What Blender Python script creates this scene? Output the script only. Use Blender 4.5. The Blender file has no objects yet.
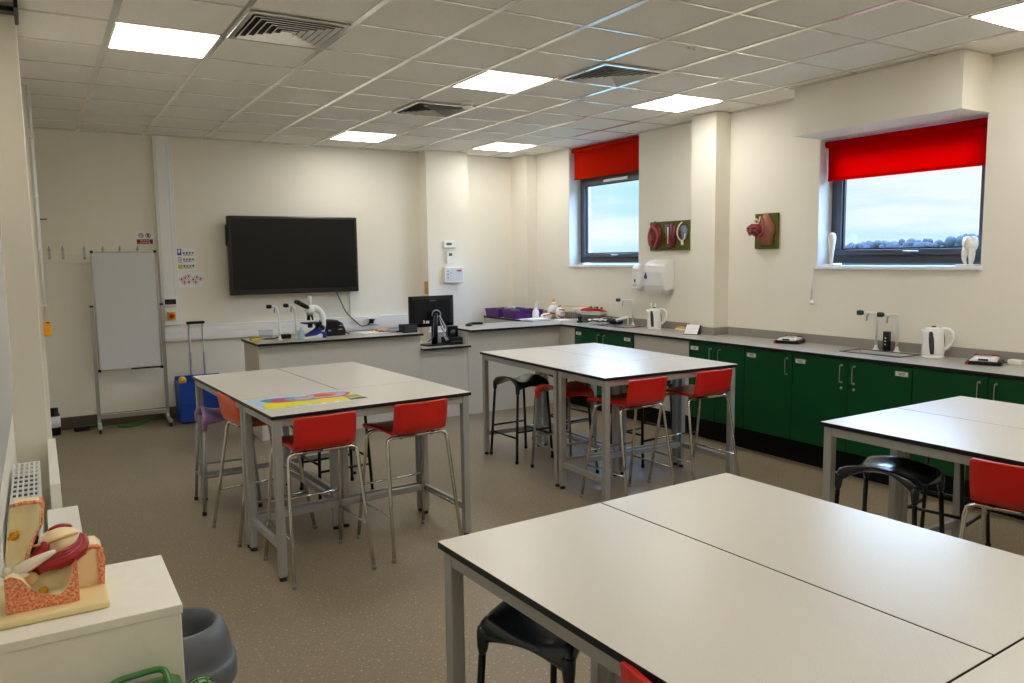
import bpy, bmesh, math, random
from mathutils import Vector, Matrix
random.seed(7)
PI = math.pi
SC = bpy.context.scene
COL = SC.collection

# ------------------------------------------------------------------ materials
def lin(c):
    return tuple(((x/255)/12.92 if x/255 <= .04045 else ((x/255+.055)/1.055)**2.4) for x in c) + (1,)

def mat(name, rgb, rough=.5, metal=0.0, spec=.5, noise=None, bump=0, trans=0, coat=0):
    """noise = (scale, amount, detail): procedural variation of the colour"""
    m = bpy.data.materials.new(name); m.use_nodes = True
    nt = m.node_tree; b = nt.nodes['Principled BSDF']
    b.inputs['Base Color'].default_value = lin(rgb)
    b.inputs['Roughness'].default_value = rough
    b.inputs['Metallic'].default_value = metal
    b.inputs['Specular IOR Level'].default_value = spec
    b.inputs['Transmission Weight'].default_value = trans
    b.inputs['Coat Weight'].default_value = coat
    sc, am, de = noise or (30, .04, 2)
    tc = nt.nodes.new('ShaderNodeTexCoord'); n = nt.nodes.new('ShaderNodeTexNoise')
    n.inputs['Scale'].default_value = sc; n.inputs['Detail'].default_value = de
    nt.links.new(tc.outputs['Object'], n.inputs['Vector'])
    mx = nt.nodes.new('ShaderNodeMix'); mx.data_type = 'RGBA'; mx.blend_type = 'MIX'
    base = Vector(lin(rgb)[:3])
    lo = base*(1-am); hi = base*(1+am)
    mx.inputs[6].default_value = (*lo, 1); mx.inputs[7].default_value = (min(hi[0], 1), min(hi[1], 1), min(hi[2], 1), 1)
    nt.links.new(n.outputs['Fac'], mx.inputs[0]); nt.links.new(mx.outputs[2], b.inputs['Base Color'])
    if bump:
        bp = nt.nodes.new('ShaderNodeBump'); bp.inputs['Strength'].default_value = bump
        bp.inputs['Distance'].default_value = .002
        nt.links.new(n.outputs['Fac'], bp.inputs['Height']); nt.links.new(bp.outputs['Normal'], b.inputs['Normal'])
    return m

def speckle(name, base, dark, light, scale, rough, spec=.5, bands=(.36, .66)):
    m = bpy.data.materials.new(name); m.use_nodes = True
    nt = m.node_tree; b = nt.nodes['Principled BSDF']
    b.inputs['Roughness'].default_value = rough; b.inputs['Specular IOR Level'].default_value = spec
    tc = nt.nodes.new('ShaderNodeTexCoord'); n = nt.nodes.new('ShaderNodeTexNoise')
    n.inputs['Scale'].default_value = scale; n.inputs['Detail'].default_value = 1
    nt.links.new(tc.outputs['Object'], n.inputs['Vector'])
    r = nt.nodes.new('ShaderNodeValToRGB'); e = r.color_ramp.elements
    e[0].position = bands[0]-.04; e[0].color = lin(dark); e[1].position = bands[1]+.04; e[1].color = lin(light)
    for p in bands:
        x = e.new(p); x.color = lin(base)
    nt.links.new(n.outputs['Fac'], r.inputs['Fac'])
    n2 = nt.nodes.new('ShaderNodeTexNoise'); n2.inputs['Scale'].default_value = 1.3; n2.inputs['Detail'].default_value = 3
    nt.links.new(tc.outputs['Object'], n2.inputs['Vector'])
    mr = nt.nodes.new('ShaderNodeMapRange'); mr.inputs[3].default_value = .93; mr.inputs[4].default_value = 1.07
    nt.links.new(n2.outputs['Fac'], mr.inputs[0])
    mul = nt.nodes.new('ShaderNodeVectorMath'); mul.operation = 'SCALE'
    nt.links.new(r.outputs['Color'], mul.inputs[0]); nt.links.new(mr.outputs[0], mul.inputs['Scale'])
    nt.links.new(mul.outputs[0], b.inputs['Base Color'])
    return m

def emit(name, rgb, strength):
    m = bpy.data.materials.new(name); m.use_nodes = True
    nt = m.node_tree; nt.nodes.clear()
    o = nt.nodes.new('ShaderNodeOutputMaterial'); e = nt.nodes.new('ShaderNodeEmission')
    e.inputs['Color'].default_value = (*rgb, 1); e.inputs['Strength'].default_value = strength
    nt.links.new(e.outputs[0], o.inputs['Surface']); return m

def glass(name, tint=(1, 1, 1), refl=.05):
    m = bpy.data.materials.new(name); m.use_nodes = True
    nt = m.node_tree; nt.nodes.clear()
    o = nt.nodes.new('ShaderNodeOutputMaterial'); t = nt.nodes.new('ShaderNodeBsdfTransparent')
    t.inputs['Color'].default_value = (*tint, 1)
    g = nt.nodes.new('ShaderNodeBsdfGlossy'); g.inputs['Roughness'].default_value = .02
    mx = nt.nodes.new('ShaderNodeMixShader'); mx.inputs[0].default_value = refl
    nt.links.new(t.outputs[0], mx.inputs[1]); nt.links.new(g.outputs[0], mx.inputs[2])
    nt.links.new(mx.outputs[0], o.inputs['Surface']); return m

def fabric(name, rgb, transl):
    m = bpy.data.materials.new(name); m.use_nodes = True
    nt = m.node_tree; nt.nodes.clear()
    o = nt.nodes.new('ShaderNodeOutputMaterial'); d = nt.nodes.new('ShaderNodeBsdfDiffuse'); t = nt.nodes.new('ShaderNodeBsdfTranslucent')
    w = nt.nodes.new('ShaderNodeTexNoise'); w.inputs['Scale'].default_value = 300
    tc = nt.nodes.new('ShaderNodeTexCoord'); nt.links.new(tc.outputs['Object'], w.inputs['Vector'])
    r = nt.nodes.new('ShaderNodeValToRGB'); c = Vector(lin(rgb)[:3])
    r.color_ramp.elements[0].color = (*(c*.93), 1); r.color_ramp.elements[1].color = (*c, 1)
    nt.links.new(w.outputs['Fac'], r.inputs['Fac'])
    for n in (d, t): nt.links.new(r.outputs['Color'], n.inputs['Color'])
    mx = nt.nodes.new('ShaderNodeMixShader'); mx.inputs[0].default_value = transl
    nt.links.new(d.outputs[0], mx.inputs[1]); nt.links.new(t.outputs[0], mx.inputs[2])
    nt.links.new(mx.outputs[0], o.inputs['Surface']); return m

M = {}
M['wall'] = mat('cream emulsion', (239, 234, 220), .75, spec=.25, noise=(3, .02, 3))
M['reveal'] = mat('white reveal paint', (238, 238, 236), .5, noise=(4, .01, 2))
M['tile'] = speckle('mineral ceiling tile', (237, 233, 224), (230, 226, 216), (241, 238, 230), 90, .85, .2)
M['tbar'] = mat('painted ceiling bar', (236, 234, 230), .2, metal=.75, spec=.6)
M['floor'] = speckle('safety vinyl', (142, 128, 104), (124, 110, 88), (200, 188, 164), 85, .4, .45, bands=(.36, .665))
M['skirt'] = mat('brown coved skirting', (92, 82, 68), .5)
M['plastic_white'] = mat('white plastic', (240, 240, 238), .35)
M['trunk'] = mat('white trunking', (232, 232, 230), .4)
M['laminate'] = speckle('pale grey laminate', (216, 211, 200), (205, 200, 189), (223, 219, 209), 260, .3, .42)
M['edge'] = mat('black edging', (18, 17, 17), .45, spec=.35)
M['alu'] = mat('silver grey powder coat', (168, 167, 163), .38, metal=.25)
M['chrome'] = mat('chrome tube', (205, 202, 196), .16, metal=1)
M['blackplastic'] = mat('black plastic', (10, 10, 12), .35, spec=.35)
M['blackgloss'] = mat('black glossy plastic', (14, 16, 17), .2)
M['darkstool'] = mat('charcoal moulded plastic', (30, 37, 44), .22, coat=.2)
M['blacktube'] = mat('black powder coated tube', (9, 9, 10), .4, spec=.35)
M['greytube'] = mat('grey powder coated tube', (150, 150, 148), .35, metal=.4)
M['redseat'] = mat('red moulded seat', (206, 26, 16), .38, coat=.1)
M['redsaddle'] = mat('red orange saddle seat', (214, 52, 28), .35)
M['orangeseat'] = mat('orange moulded seat', (226, 84, 30), .38, coat=.1)
M['purpleseat'] = mat('lilac moulded seat', (150, 112, 160), .4)
M['green'] = mat('bottle green laminate', (0, 70, 33), .4, spec=.28, noise=(9, .05, 2))
M['green_edge'] = mat('dark green edge', (2, 34, 18), .5)
M['beige'] = mat('stone grey laminate', (200, 195, 184), .5)
M['panel'] = mat('pale grey panel', (206, 204, 197), .45)
M['plinth'] = mat('black plinth', (5, 5, 5), .6, spec=.2)
M['worktop'] = speckle('grey worktop laminate', (176, 171, 163), (158, 153, 146), (190, 186, 178), 220, .28, .5)
M['upstand'] = mat('grey upstand', (150, 145, 138), .4)
M['wframe'] = mat('anthracite window frame', (78, 84, 98), .35)
M['gasket'] = mat('black gasket', (12, 14, 18), .5)
M['glass'] = glass('window pane')
M['clear'] = glass('clear plastic', (.93, .95, .96), .08)
M['blindA'] = fabric('orange red blind fabric', (222, 40, 16), .25)
M['blindB'] = fabric('red blind fabric', (236, 10, 16), .62)
M['screen'] = mat('dark screen', (7, 11, 12), .22, spec=.3)
M['bezel'] = mat('black bezel', (12, 13, 17), .3)
M['wboard'] = mat('whiteboard enamel', (214, 216, 218), .25, noise=(5, .03, 4))
M['steel'] = mat('brushed steel', (180, 180, 178), .3, metal=.9)
M['darknavy'] = mat('dark navy cloth', (30, 32, 54), .6)
M['yellow'] = mat('yellow plastic', (238, 190, 20), .4)
M['orange'] = mat('amber plastic', (246, 168, 8), .4)
M['red'] = mat('red plastic', (200, 24, 22), .35)
M['darkred'] = mat('dark red sign', (150, 12, 24), .5)
M['blue'] = mat('blue plastic', (14, 70, 170), .45)
M['navy'] = mat('navy plastic', (24, 44, 150), .35)
M['paper'] = mat('white paper', (240, 240, 238), .7)
M['ink'] = mat('grey print', (90, 92, 98), .7)
M['inkblack'] = mat('black print', (20, 20, 22), .7)
M['lime'] = mat('lime print', (176, 186, 20), .7)
M['pinkprint'] = mat('pink print', (222, 150, 165), .7)
M['purple'] = mat('purple tray plastic', (92, 30, 128), .4)
M['silverbin'] = mat('grey bin plastic', (98, 101, 106), .42, noise=(40, .05, 2))
M['bindark'] = mat('bin liner', (8, 8, 9), .6)
M['cabinetwhite'] = mat('white cupboard laminate', (240, 236, 222), .45)
M['greenplastic'] = mat('green plastic', (48, 112, 40), .32)
M['greennet'] = mat('pale green net', (222, 232, 206), .6)
M['creamresin'] = mat('cream resin', (238, 218, 160), .42, noise=(14, .05, 3))
M['boneresin'] = mat('bone resin', (252, 236, 186), .4, noise=(16, .06, 3))
M['eyeresin'] = mat('eyeball resin', (246, 224, 178), .3, noise=(12, .05, 2))
M['muscle'] = mat('muscle red resin', (158, 22, 30), .32, noise=(60, .3, 3))
M['tendon'] = mat('tendon white resin', (236, 226, 204), .4)
M['nerve'] = mat('tan resin', (206, 168, 112), .4)
M['ochre'] = mat('ochre hollow', (196, 140, 20), .5)
M['spongy'] = speckle('spongy bone cut', (234, 146, 106), (212, 104, 72), (246, 190, 146), 170, .5, .4, bands=(.44, .56))
M['olive'] = mat('olive board', (84, 90, 18), .5)
M['fleshred'] = mat('red organ resin', (112, 26, 32), .4, noise=(60, .3, 3))
M['fleshpink'] = mat('pink organ resin', (168, 76, 74), .4, noise=(40, .2, 3))
M['fleshbrown'] = mat('brown skin resin', (156, 92, 68), .45, noise=(20, .1, 3))
M['bluegrey'] = mat('blue grey resin', (104, 124, 150), .4)
M['tooth'] = mat('ivory tooth resin', (240, 234, 216), .35)
M['kettle'] = mat('kettle white', (244, 244, 242), .25)
M['smoke'] = mat('smoked window', (58, 62, 68), .15)
M['wood'] = mat('varnished wood', (206, 150, 80), .4, noise=(30, .2, 4))
M['sinkbowl'] = mat('pale sink resin', (222, 222, 220), .3)
M['sinkrim'] = mat('dark sink rim', (52, 50, 48), .35)
M['teal'] = mat('dark teal valve', (8, 40, 42), .35)
M['lightblue'] = mat('pale blue plastic', (178, 212, 228), .25)
M['wire'] = mat('galvanised wire', (120, 118, 114), .35, metal=.8)
M['treehaze'] = mat('haze tinted foliage', (40, 48, 54), .9, noise=(.4, .25, 4))  # blue-grey cast in the base colour stands in for distance haze
M['field'] = mat('distant grass', (96, 108, 88), .95, noise=(.02, .2, 4))
M['lamp'] = emit('lamp diffuser', (1.0, .97, .915), 12.5)
M['stonecol'] = mat('external brick', (150, 130, 115), .8)

# ------------------------------------------------------------------ mesh builder
class MB:
    def __init__(s): s.v = []; s.f = []; s.m = []; s.s = []
    def add(s, vs, fs, mat=0, smooth=False):
        o = len(s.v); s.v += [tuple(v) for v in vs]
        for f in fs: s.f.append(tuple(i+o for i in f)); s.m.append(mat); s.s.append(smooth)
        return s
    def box(s, x0, x1, y0, y1, z0, z1, mat=0, top=None):
        vs = [(x, y, z) for z in (z0, z1) for y in (y0, y1) for x in (x0, x1)]
        fs = [(0, 2, 3, 1), (4, 5, 7, 6), (0, 1, 5, 4), (2, 6, 7, 3), (0, 4, 6, 2), (1, 3, 7, 5)]
        s.add(vs, fs, mat)
        if top is not None: s.m[-5] = top
        return s
    def loft(s, rings, mat=0, smooth=True, caps=True, closed=True):
        n = len(rings[0]); vs = [p for r in rings for p in r]; fs = []
        for i in range(len(rings)-1):
            for j in range(n if closed else n-1):
                k = (j+1) % n
                fs.append((i*n+j, i*n+k, (i+1)*n+k, (i+1)*n+j))
        s.add(vs, fs, mat, smooth)
        if caps and closed:
            o = len(s.v)-len(vs)
            s.f.append(tuple(range(o, o+n))[::-1]); s.m.append(mat); s.s.append(False)
            s.f.append(tuple(range(o+(len(rings)-1)*n, o+len(rings)*n))); s.m.append(mat); s.s.append(False)
        return s
    def lathe(s, prof, c=(0, 0, 0), n=24, mat=0, axis='z', smooth=True):
        rings = []
        for r, h in prof:
            r = max(r, 1e-4); ring = []
            for k in range(n):
                a = 2*PI*k/n; p = (r*math.cos(a), r*math.sin(a), h)
                if axis == 'x': p = (h, p[0], p[1])
                elif axis == 'y': p = (p[0], h, p[1])
                ring.append((p[0]+c[0], p[1]+c[1], p[2]+c[2]))
            rings.append(ring)
        return s.loft(rings, mat, smooth)
    def tube(s, path, r, n=8, mat=0, flat=1.0):
        P = [Vector(p) for p in path]; R = r if isinstance(r, (list, tuple)) else [r]*len(P)
        rings = []; up = None
        for i, p in enumerate(P):
            t = (P[min(i+1, len(P)-1)]-P[max(i-1, 0)]).normalized()
            if up is None:
                a = Vector((0, 0, 1)) if abs(t.z) < .9 else Vector((1, 0, 0)); up = (a-t*a.dot(t)).normalized()
            else: up = (up-t*up.dot(t)).normalized()
            b = t.cross(up)
            rings.append([p+(up*math.cos(2*PI*k/n)*flat+b*math.sin(2*PI*k/n))*R[i] for k in range(n)])
        return s.loft(rings, mat, True)
    def bar(s, a, b, w, h, mat=0):
        """rectangular bar from a to b, w across, h in height"""
        a, b = Vector(a), Vector(b); t = (b-a).normalized()
        u = Vector((0, 0, 1)) if abs(t.z) < .9 else Vector((0, 1, 0)); u = (u-t*u.dot(t)).normalized(); c = t.cross(u)
        return s.loft([[p+c*(i*w/2)+u*(j*h/2) for i, j in ((-1, -1), (1, -1), (1, 1), (-1, 1))] for p in (a, b)], mat, False)
    def prism(s, poly, a, b, plane='xy', mat=0, smooth=False):
        def P(p, h):
            return {'xy': (p[0], p[1], h), 'xz': (p[0], h, p[1]), 'yz': (h, p[0], p[1])}[plane]
        return s.loft([[P(p, a) for p in poly], [P(p, b) for p in poly]], mat, smooth)
    def dome(s, poly, y0, h, mat=0, steps=4, k=1.0):
        """a cushion raised towards -y over an outline in the xz plane"""
        cx = sum(p[0] for p in poly)/len(poly); cz = sum(p[1] for p in poly)/len(poly); rings = []
        for i in range(steps+1):
            a = PI/2*i/steps; q = max(math.cos(a)**k, .02)
            rings.append([(cx+(p[0]-cx)*q, y0-h*math.sin(a), cz+(p[1]-cz)*q) for p in poly])
        return s.loft(rings, mat, True)
    def sphere(s, c, r, mat=0, n=20, m=12, sc=(1, 1, 1)):
        rings = []
        for i in range(m+1):
            a = -PI/2+PI*i/m; rr = max(math.cos(a), .003)
            rings.append([(c[0]+r*sc[0]*rr*math.cos(2*PI*k/n), c[1]+r*sc[1]*rr*math.sin(2*PI*k/n), c[2]+r*sc[2]*math.sin(a)) for k in range(n)])
        return s.loft(rings, mat, True)
    def build(s, name, mats, parent=None, bevel=0, seg=2, subsurf=0, loc=None):
        me = bpy.data.meshes.new(name); me.from_pydata(s.v, [], s.f)
        if not isinstance(mats, (list, tuple)): mats = [mats]
        for m in mats: me.materials.append(M[m])
        for p, mi, sm in zip(me.polygons, s.m, s.s): p.material_index = mi; p.use_smooth = sm
        bm = bmesh.new(); bm.from_mesh(me); bmesh.ops.recalc_face_normals(bm, faces=bm.faces); bm.to_mesh(me); bm.free()
        o = bpy.data.objects.new(name, me); COL.objects.link(o)
        if parent: o.parent = parent
        if loc: o.location = loc
        if subsurf:
            q = o.modifiers.new('subsurf', 'SUBSURF'); q.levels = q.render_levels = subsurf
        if bevel:
            q = o.modifiers.new('bevel', 'BEVEL'); q.width = bevel; q.segments = seg; q.limit_method = 'ANGLE'; q.angle_limit = .7
        return o

def tag(o, label, cat, group=None, kind=None):
    if label: o['label'] = label
    if cat: o['category'] = cat
    if group: o['group'] = group
    if kind: o['kind'] = kind
    return o
def thing(name, label, cat, loc=(0, 0, 0), rz=0, group=None):
    o = bpy.data.objects.new(name, None); o.empty_display_size = .1; COL.objects.link(o)
    o.location = loc; o.rotation_euler = (0, 0, math.radians(rz))
    return tag(o, label, cat, group)
def place(o, loc, rz=0):
    o.location = loc; o.rotation_euler = (0, 0, math.radians(rz)); return o
def struct(o): o['kind'] = 'structure'; return o
def dup(root, loc, rz=0, label=None, group=None):
    r = root.copy(); COL.objects.link(r); place(r, loc, rz)
    if label: r['label'] = label
    if group: r['group'] = group
    def rec(a, b):
        for ch in list(a.children):
            c = ch.copy(); COL.objects.link(c); c.parent = b; rec(ch, c)
    rec(root, r); return r
def spline(pts, n=6):
    P = [Vector(p) for p in pts]; P = [P[0]*2-P[1]]+P+[P[-1]*2-P[-2]]; out = []
    for i in range(1, len(P)-2):
        a, b, c, d = P[i-1:i+3]
        for k in range(n):
            t = k/n
            out.append(.5*((2*b)+(c-a)*t+(2*a-5*b+4*c-d)*t*t+(3*b-a-3*c+d)*t**3))
    out.append(P[-2]); return out
def text_mesh(s, size, depth=.0004):
    cu = bpy.data.curves.new('lettering', 'FONT'); cu.body = s; cu.size = size; cu.align_x = 'CENTER'; cu.align_y = 'CENTER'; cu.extrude = depth
    o = bpy.data.objects.new('lettering', cu); COL.objects.link(o); bpy.context.view_layer.update()
    me = bpy.data.meshes.new_from_object(o.evaluated_get(bpy.context.evaluated_depsgraph_get()))
    bpy.data.objects.remove(o); me.transform(Matrix.Rotation(PI/2, 4, 'X')); return me
def text_obj(name, s, size, m, parent, loc):
    o = bpy.data.objects.new(name, text_mesh(s, size)); COL.objects.link(o); o.data.materials.clear(); o.data.materials.append(M[m])
    o.parent = parent; o.location = loc; return o

# ------------------------------------------------------------------ the room
XL, XR, YB, YF, H = -.62, 5.28, 4.16, -7.2, 3.045
WT = .34
W1 = (1.71, 3.04, 1.61, H)      # y0, y1, z0, z1 of the far window opening
W2 = (-1.99, -.615, 1.60, 2.66)
struct(MB().box(XL-.4, XR+WT, YF-.2, YB+.2, -.12, 0).build('floor', 'floor'))
ce = struct(MB().box(XL-.4, XR+WT, YF-.2, YB+.2, H+.006, H+.12).build('ceiling', 'tile'))
g = MB()
k = -1
x = -.6
while x < XR:
    g.box(x-.017, x+.017, YF, YB, H-.001, H+.01); x += .6
y = -7.2
while y < YB:
    g.box(XL, XR, y-.008, y+.008, H, H+.0095); y += .6
g.build('ceiling_grid', 'tbar', ce)
MB().box(XL, XR, YB-.022, YB, H-.012, H+.006).build('edge_angle', 'tbar', ce)
MB().box(XR-.022, XR, YF, W1[0], H-.012, H+.006).build('edge_angle', 'tbar', ce)
struct(MB().box(XL-.4, XR+WT, YB, YB+.2, 0, H+.01).build('wall_back', 'wall'))
struct(MB().box(XL-.4, XR+WT, YF-.2, YF, 0, H+.01).build('wall_front', 'wall'))
struct(MB().box(XL-.3, XL, YF, YB, 0, H+.01).build('wall_left', 'wall'))
w = MB()
for a, b, z0, z1 in ((YF, W2[0], 0, H), (W2[0], W2[1], 0, W2[2]), (W2[0], W2[1], W2[3], H), (W2[1], W1[0], 0, H), (W1[0], W1[1], 0, W1[2]), (W1[1], YB, 0, H)):
    w.box(XR, XR+WT, a, b, z0, z1+.01 if z1 == H else z1)
struct(w.build('wall_right', 'wall'))
# piers and the boxed lintel
struct(MB().box(5.09, XR+.01, .385, .709, 0, H).build('trim_1', 'wall'))
struct(MB().box(3.755, 4.335, 3.94, YB+.01, 0, H).build('trim_2', 'wall'))
struct(MB().box(5.118, XR+.01, 3.765, YB+.01, 0, H).build('trim_3', 'wall'))
struct(MB().box(4.925, XR+.01, -2.0, -.63, 2.66, H).build('trim_4', 'wall'))
struct(MB().box(XL-.01, -.458, .17, .75, 0, H).build('trim_5', 'wall', bevel=.004))
struct(MB().box(XL-.01, -.432, 2.06, 2.5, 0, H).build('trim_6', 'wall', bevel=.004))
struct(MB().box(XL, 3.755, YB-.012, YB, 0, .13).build('baseboard_back', 'skirt', bevel=.003))
struct(MB().box(XL, XL+.012, YF, .17, 0, .13).build('baseboard_left', 'skirt', bevel=.003))

# windows
def window(idx, W, fz1, blind_z, label, handle_y):
    y0, y1, z0, z1 = W
    xf = 5.455
    f = MB()
    fz = .062
    a0, a1, b0, b1 = y0, y1, z0+.02, fz1
    for (p, q, r, s_) in ((a0, a1, b0, b0+fz), (a0, a1, b1-fz, b1), (a0, a0+fz, b0+fz, b1-fz), (a1-fz, a1, b0+fz, b1-fz)):
        f.box(xf, xf+.07, p, q, r, s_)
    o = struct(f.build('window_%d' % idx, 'wframe', bevel=.004))
    sa = MB(); c0, c1, d0, d1 = a0+fz, a1-fz, b0+fz, b1-fz; t = .05
    for (p, q, r, s_) in ((c0, c1, d0, d0+t), (c0, c1, d1-t, d1), (c0, c0+t, d0+t, d1-t), (c1-t, c1, d0+t, d1-t)):
        sa.box(xf-.018, xf+.05, p, q, r, s_)
    sa.build('sash', 'wframe', o, bevel=.004)
    ga = MB(); e = .012
    for (p, q, r, s_) in ((c0+t, c1-t, d0+t, d0+t+e), (c0+t, c1-t, d1-t-e, d1-t), (c0+t, c0+t+e, d0+t, d1-t), (c1-t-e, c1-t, d0+t, d1-t)):
        ga.box(xf+.005, xf+.03, p, q, r, s_)
    ga.build('gasket', 'gasket', o)
    MB().box(xf+.014, xf+.02, c0+t, c1-t, d0+t, d1-t).build('pane', 'glass', o)
    hb = MB(); zz = d0+.028
    hb.box(xf-.03, xf-.018, handle_y-.03, handle_y+.03, zz-.013, zz+.013)
    hb.tube([(xf-.045, handle_y+.01, zz), (xf-.045, handle_y-.11, zz)], .009)
    hb.tube([(xf-.02, handle_y+.005, zz), (xf-.046, handle_y+.005, zz)], .009)
    hb.build('handle', 'steel', o)
    si = MB().box(XR-.03, xf, y0-.005, y1+.005, z0-.03, z0)
    si.build('window_sill', 'reveal', o, bevel=.006)
    li = MB()
    li.box(XR+.003, xf, y1-.006, y1, z0, z1); li.box(XR+.003, xf, y0, y0+.006, z0, z1)
    li.box(XR+.003, xf, y0, y1, z1-.006, z1)
    li.build('reveal_lining', 'reveal', o)
    if fz1 < z1:
        MB().box(xf, xf+.07, y0, y1, fz1, z1).build('head_panel', 'wframe', o)
    return o
w1 = window(1, W1, 2.69, 2.67, 'far', 2.35)
MB().box(5.415, 5.437, 2.08, 2.52, 2.592, 2.622).build('trickle_vent', 'reveal', w1, bevel=.004)
w2 = window(2, W2, 2.66, 2.32, 'near', -1.33)
def blind(W, xz, ztop, zbot, m, label):
    y0, y1 = W[0]+.012, W[1]-.02
    t = thing('roller_blind', label, 'blind', (xz, (y0+y1)/2, zbot))
    L = (y1-y0)/2; hh = ztop-zbot
    MB().tube([(0, -L, hh-.03), (0, L, hh-.03)], .026, 16).build('roller', m, t)
    rows = 8
    MB().box(.0245, .0265, -L, L, 0, hh-.03).build('fabric', m, t)
    MB().box(.018, .032, -L, L, -.012, .014).build('bottom_bar', m, t, bevel=.004)
    b = MB()
    for e in (-1, 1): b.box(-.03, .03, e*(L+.004)-.003, e*(L+.004)+.003, hh-.065, hh-.002)
    b.build('bracket', 'plastic_white', t)
    return t
blind(W1, 5.33, 3.035, 2.665, 'blindA', 'orange-red roller blind on the far window, beside the kidney model board')
blind(W2, 5.35, 2.648, 2.325, 'blindB', 'bright red roller blind half down under the boxed lintel')

# pull cord of the near blind
t = thing('blind_cord', 'thin white pull cord hanging below the near window sill', 'cord', (5.252, -.60, 1.285))
MB().tube([(0, 0, .02), (.004, 0, .16), (.004, -.004, .305)], .0035, 6).build('cord', 'plastic_white', t)
MB().tube([(0, .012, .02), (.004, .01, .16), (.004, .004, .305)], .0035, 6).build('cord', 'plastic_white', t)
MB().lathe([(.003, -.02), (.017, -.016), (.02, 0), (.012, .016), (.005, .022)], n=14).build('weight', 'plastic_white', t)

# the outdoors
struct(MB().box(6.5, 160, -30, 110, -6.2, -6).build('ground', 'field'))
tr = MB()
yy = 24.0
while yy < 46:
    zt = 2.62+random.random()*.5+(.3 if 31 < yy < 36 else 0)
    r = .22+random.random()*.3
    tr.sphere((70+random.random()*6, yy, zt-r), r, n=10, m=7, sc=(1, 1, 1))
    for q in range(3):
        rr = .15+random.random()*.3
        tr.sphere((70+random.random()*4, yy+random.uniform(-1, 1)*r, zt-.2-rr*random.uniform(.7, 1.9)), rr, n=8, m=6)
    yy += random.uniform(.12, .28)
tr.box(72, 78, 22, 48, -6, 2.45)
tag(tr.build('treeline', 'treehaze'), 'line of distant trees with haze put into their colour, seen through the near window', 'trees', kind='stuff')

# ------------------------------------------------------------------ ceiling fittings
def ceiling_light(x, y, label):
    t = thing('ceiling_light', label, 'light', (x+.3, y+.3, H), group='square ceiling light panels')
    f = MB(); s = .287
    for a in ((-s, s, -s, -s+.012), (-s, s, s-.012, s), (-s, -s+.012, -s, s), (s-.012, s, -s, s)):
        f.box(a[0], a[1], a[2], a[3], -.006, -.001)
    f.build('frame', 'plastic_white', t)
    MB().box(-s+.012, s-.012, -s+.012, s-.012, -.0055, -.001).build('diffuser', 'lamp', t)
    return t
for x, y, l in ((0, 0, 'bright square light panel nearest the left wall'), (2.4, 0, 'bright square light panel in the middle of the ceiling between two vents'),
                (4.2, 0, 'bright square light panel near the right wall pier'), (2.4, 3.0, 'bright square light panel above the wall screen by the back wall'),
                (4.2, 3.0, 'bright square light panel in the far corner by the orange-red blind'), (4.2, -3.0, 'bright square light panel at the top right corner, past the boxed lintel'),
                (0, -3, 'square light panel over the camera side of the room at left'), (2.4, -3, 'square light panel over the near worktable'),
                (0, -6.0, 'square light panel behind the camera at left'), (2.4, -6.0, 'square light panel behind the camera in the middle'), (4.2, -6.0, 'square light panel behind the camera at right')):
    ceiling_light(x, y, l)
def vent(x, y, label):
    t = thing('ceiling_vent', label, 'vent', (x+.3, y+.3, H), group='louvred ceiling vents')
    MB().box(-.27, .27, -.27, .27, -.003, -.001).build('backing', 'gasket', t)
    f = MB(); s = .288; q = .255
    for a in ((-s, s, -s, -q), (-s, s, q, s), (-s, -q, -q, q), (q, s, -q, q)): f.box(*a, -.014, -.003)
    f.build('frame', 'tbar', t, bevel=.003)
    for k in range(6):
        r0 = .245-k*.04; r1 = r0-.019
        sq = lambda r, z: [(-r, -r, z), (r, -r, z), (r, r, z), (-r, r, z)]
        b = MB(); b.loft([sq(r0, -.017), sq(r1, -.003), sq(r1-.002, -.005), sq(r0-.003, -.019), sq(r0, -.017)], 0, False, caps=False)
        b.build('louvre', 'tbar', t)
    return t
vent(.6, -.6, 'large square louvred vent nearest the camera, beside the left light panel')
vent(2.4, 1.2, 'dark louvred vent behind the smoke detector')
vent(3.0, -.6, 'louvred vent to the right of the middle light panel')
t = thing('smoke_detector', 'small white round smoke detector on the ceiling by a vent', 'detector', (2.82, 1.08, H-.001))
MB().lathe([(.052, 0), (.052, -.014), (.046, -.018), (.046, -.045), (.036, -.058), (.0, -.06)], n=24).build('housing', 'plastic_white', t)
MB().lathe([(.0475, -.03), (.0475, -.036), (.046, -.037)], n=24).build('grille_ring', 'ink', t)
for i, (dx) in enumerate((0, .05)):
    t = thing('sensor_head', 'tiny round sensor head on a ceiling tile near the middle', 'sensor', (3.28+dx, -1.13, H+.004), group='paired ceiling sensor heads')
    MB().lathe([(.011, 0), (.011, -.008), (.005, -.012), (0, -.012)], n=12).build('body', 'plastic_white', t)
t = thing('wall_speaker', 'black slim box at the top of the left pier', 'speaker', (-.452, -.2, 2.94))
MB().box(-.012, .006, -.02, .33, .055, .1).build('casing', 'blackplastic', t, bevel=.003)
MB().box(.006, .008, -.01, .32, .06, .095).build('grille', 'gasket', t)
MB().box(-.17, -.012, .1, .18, .065, .09).build('bracket', 'blackplastic', t)

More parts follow.
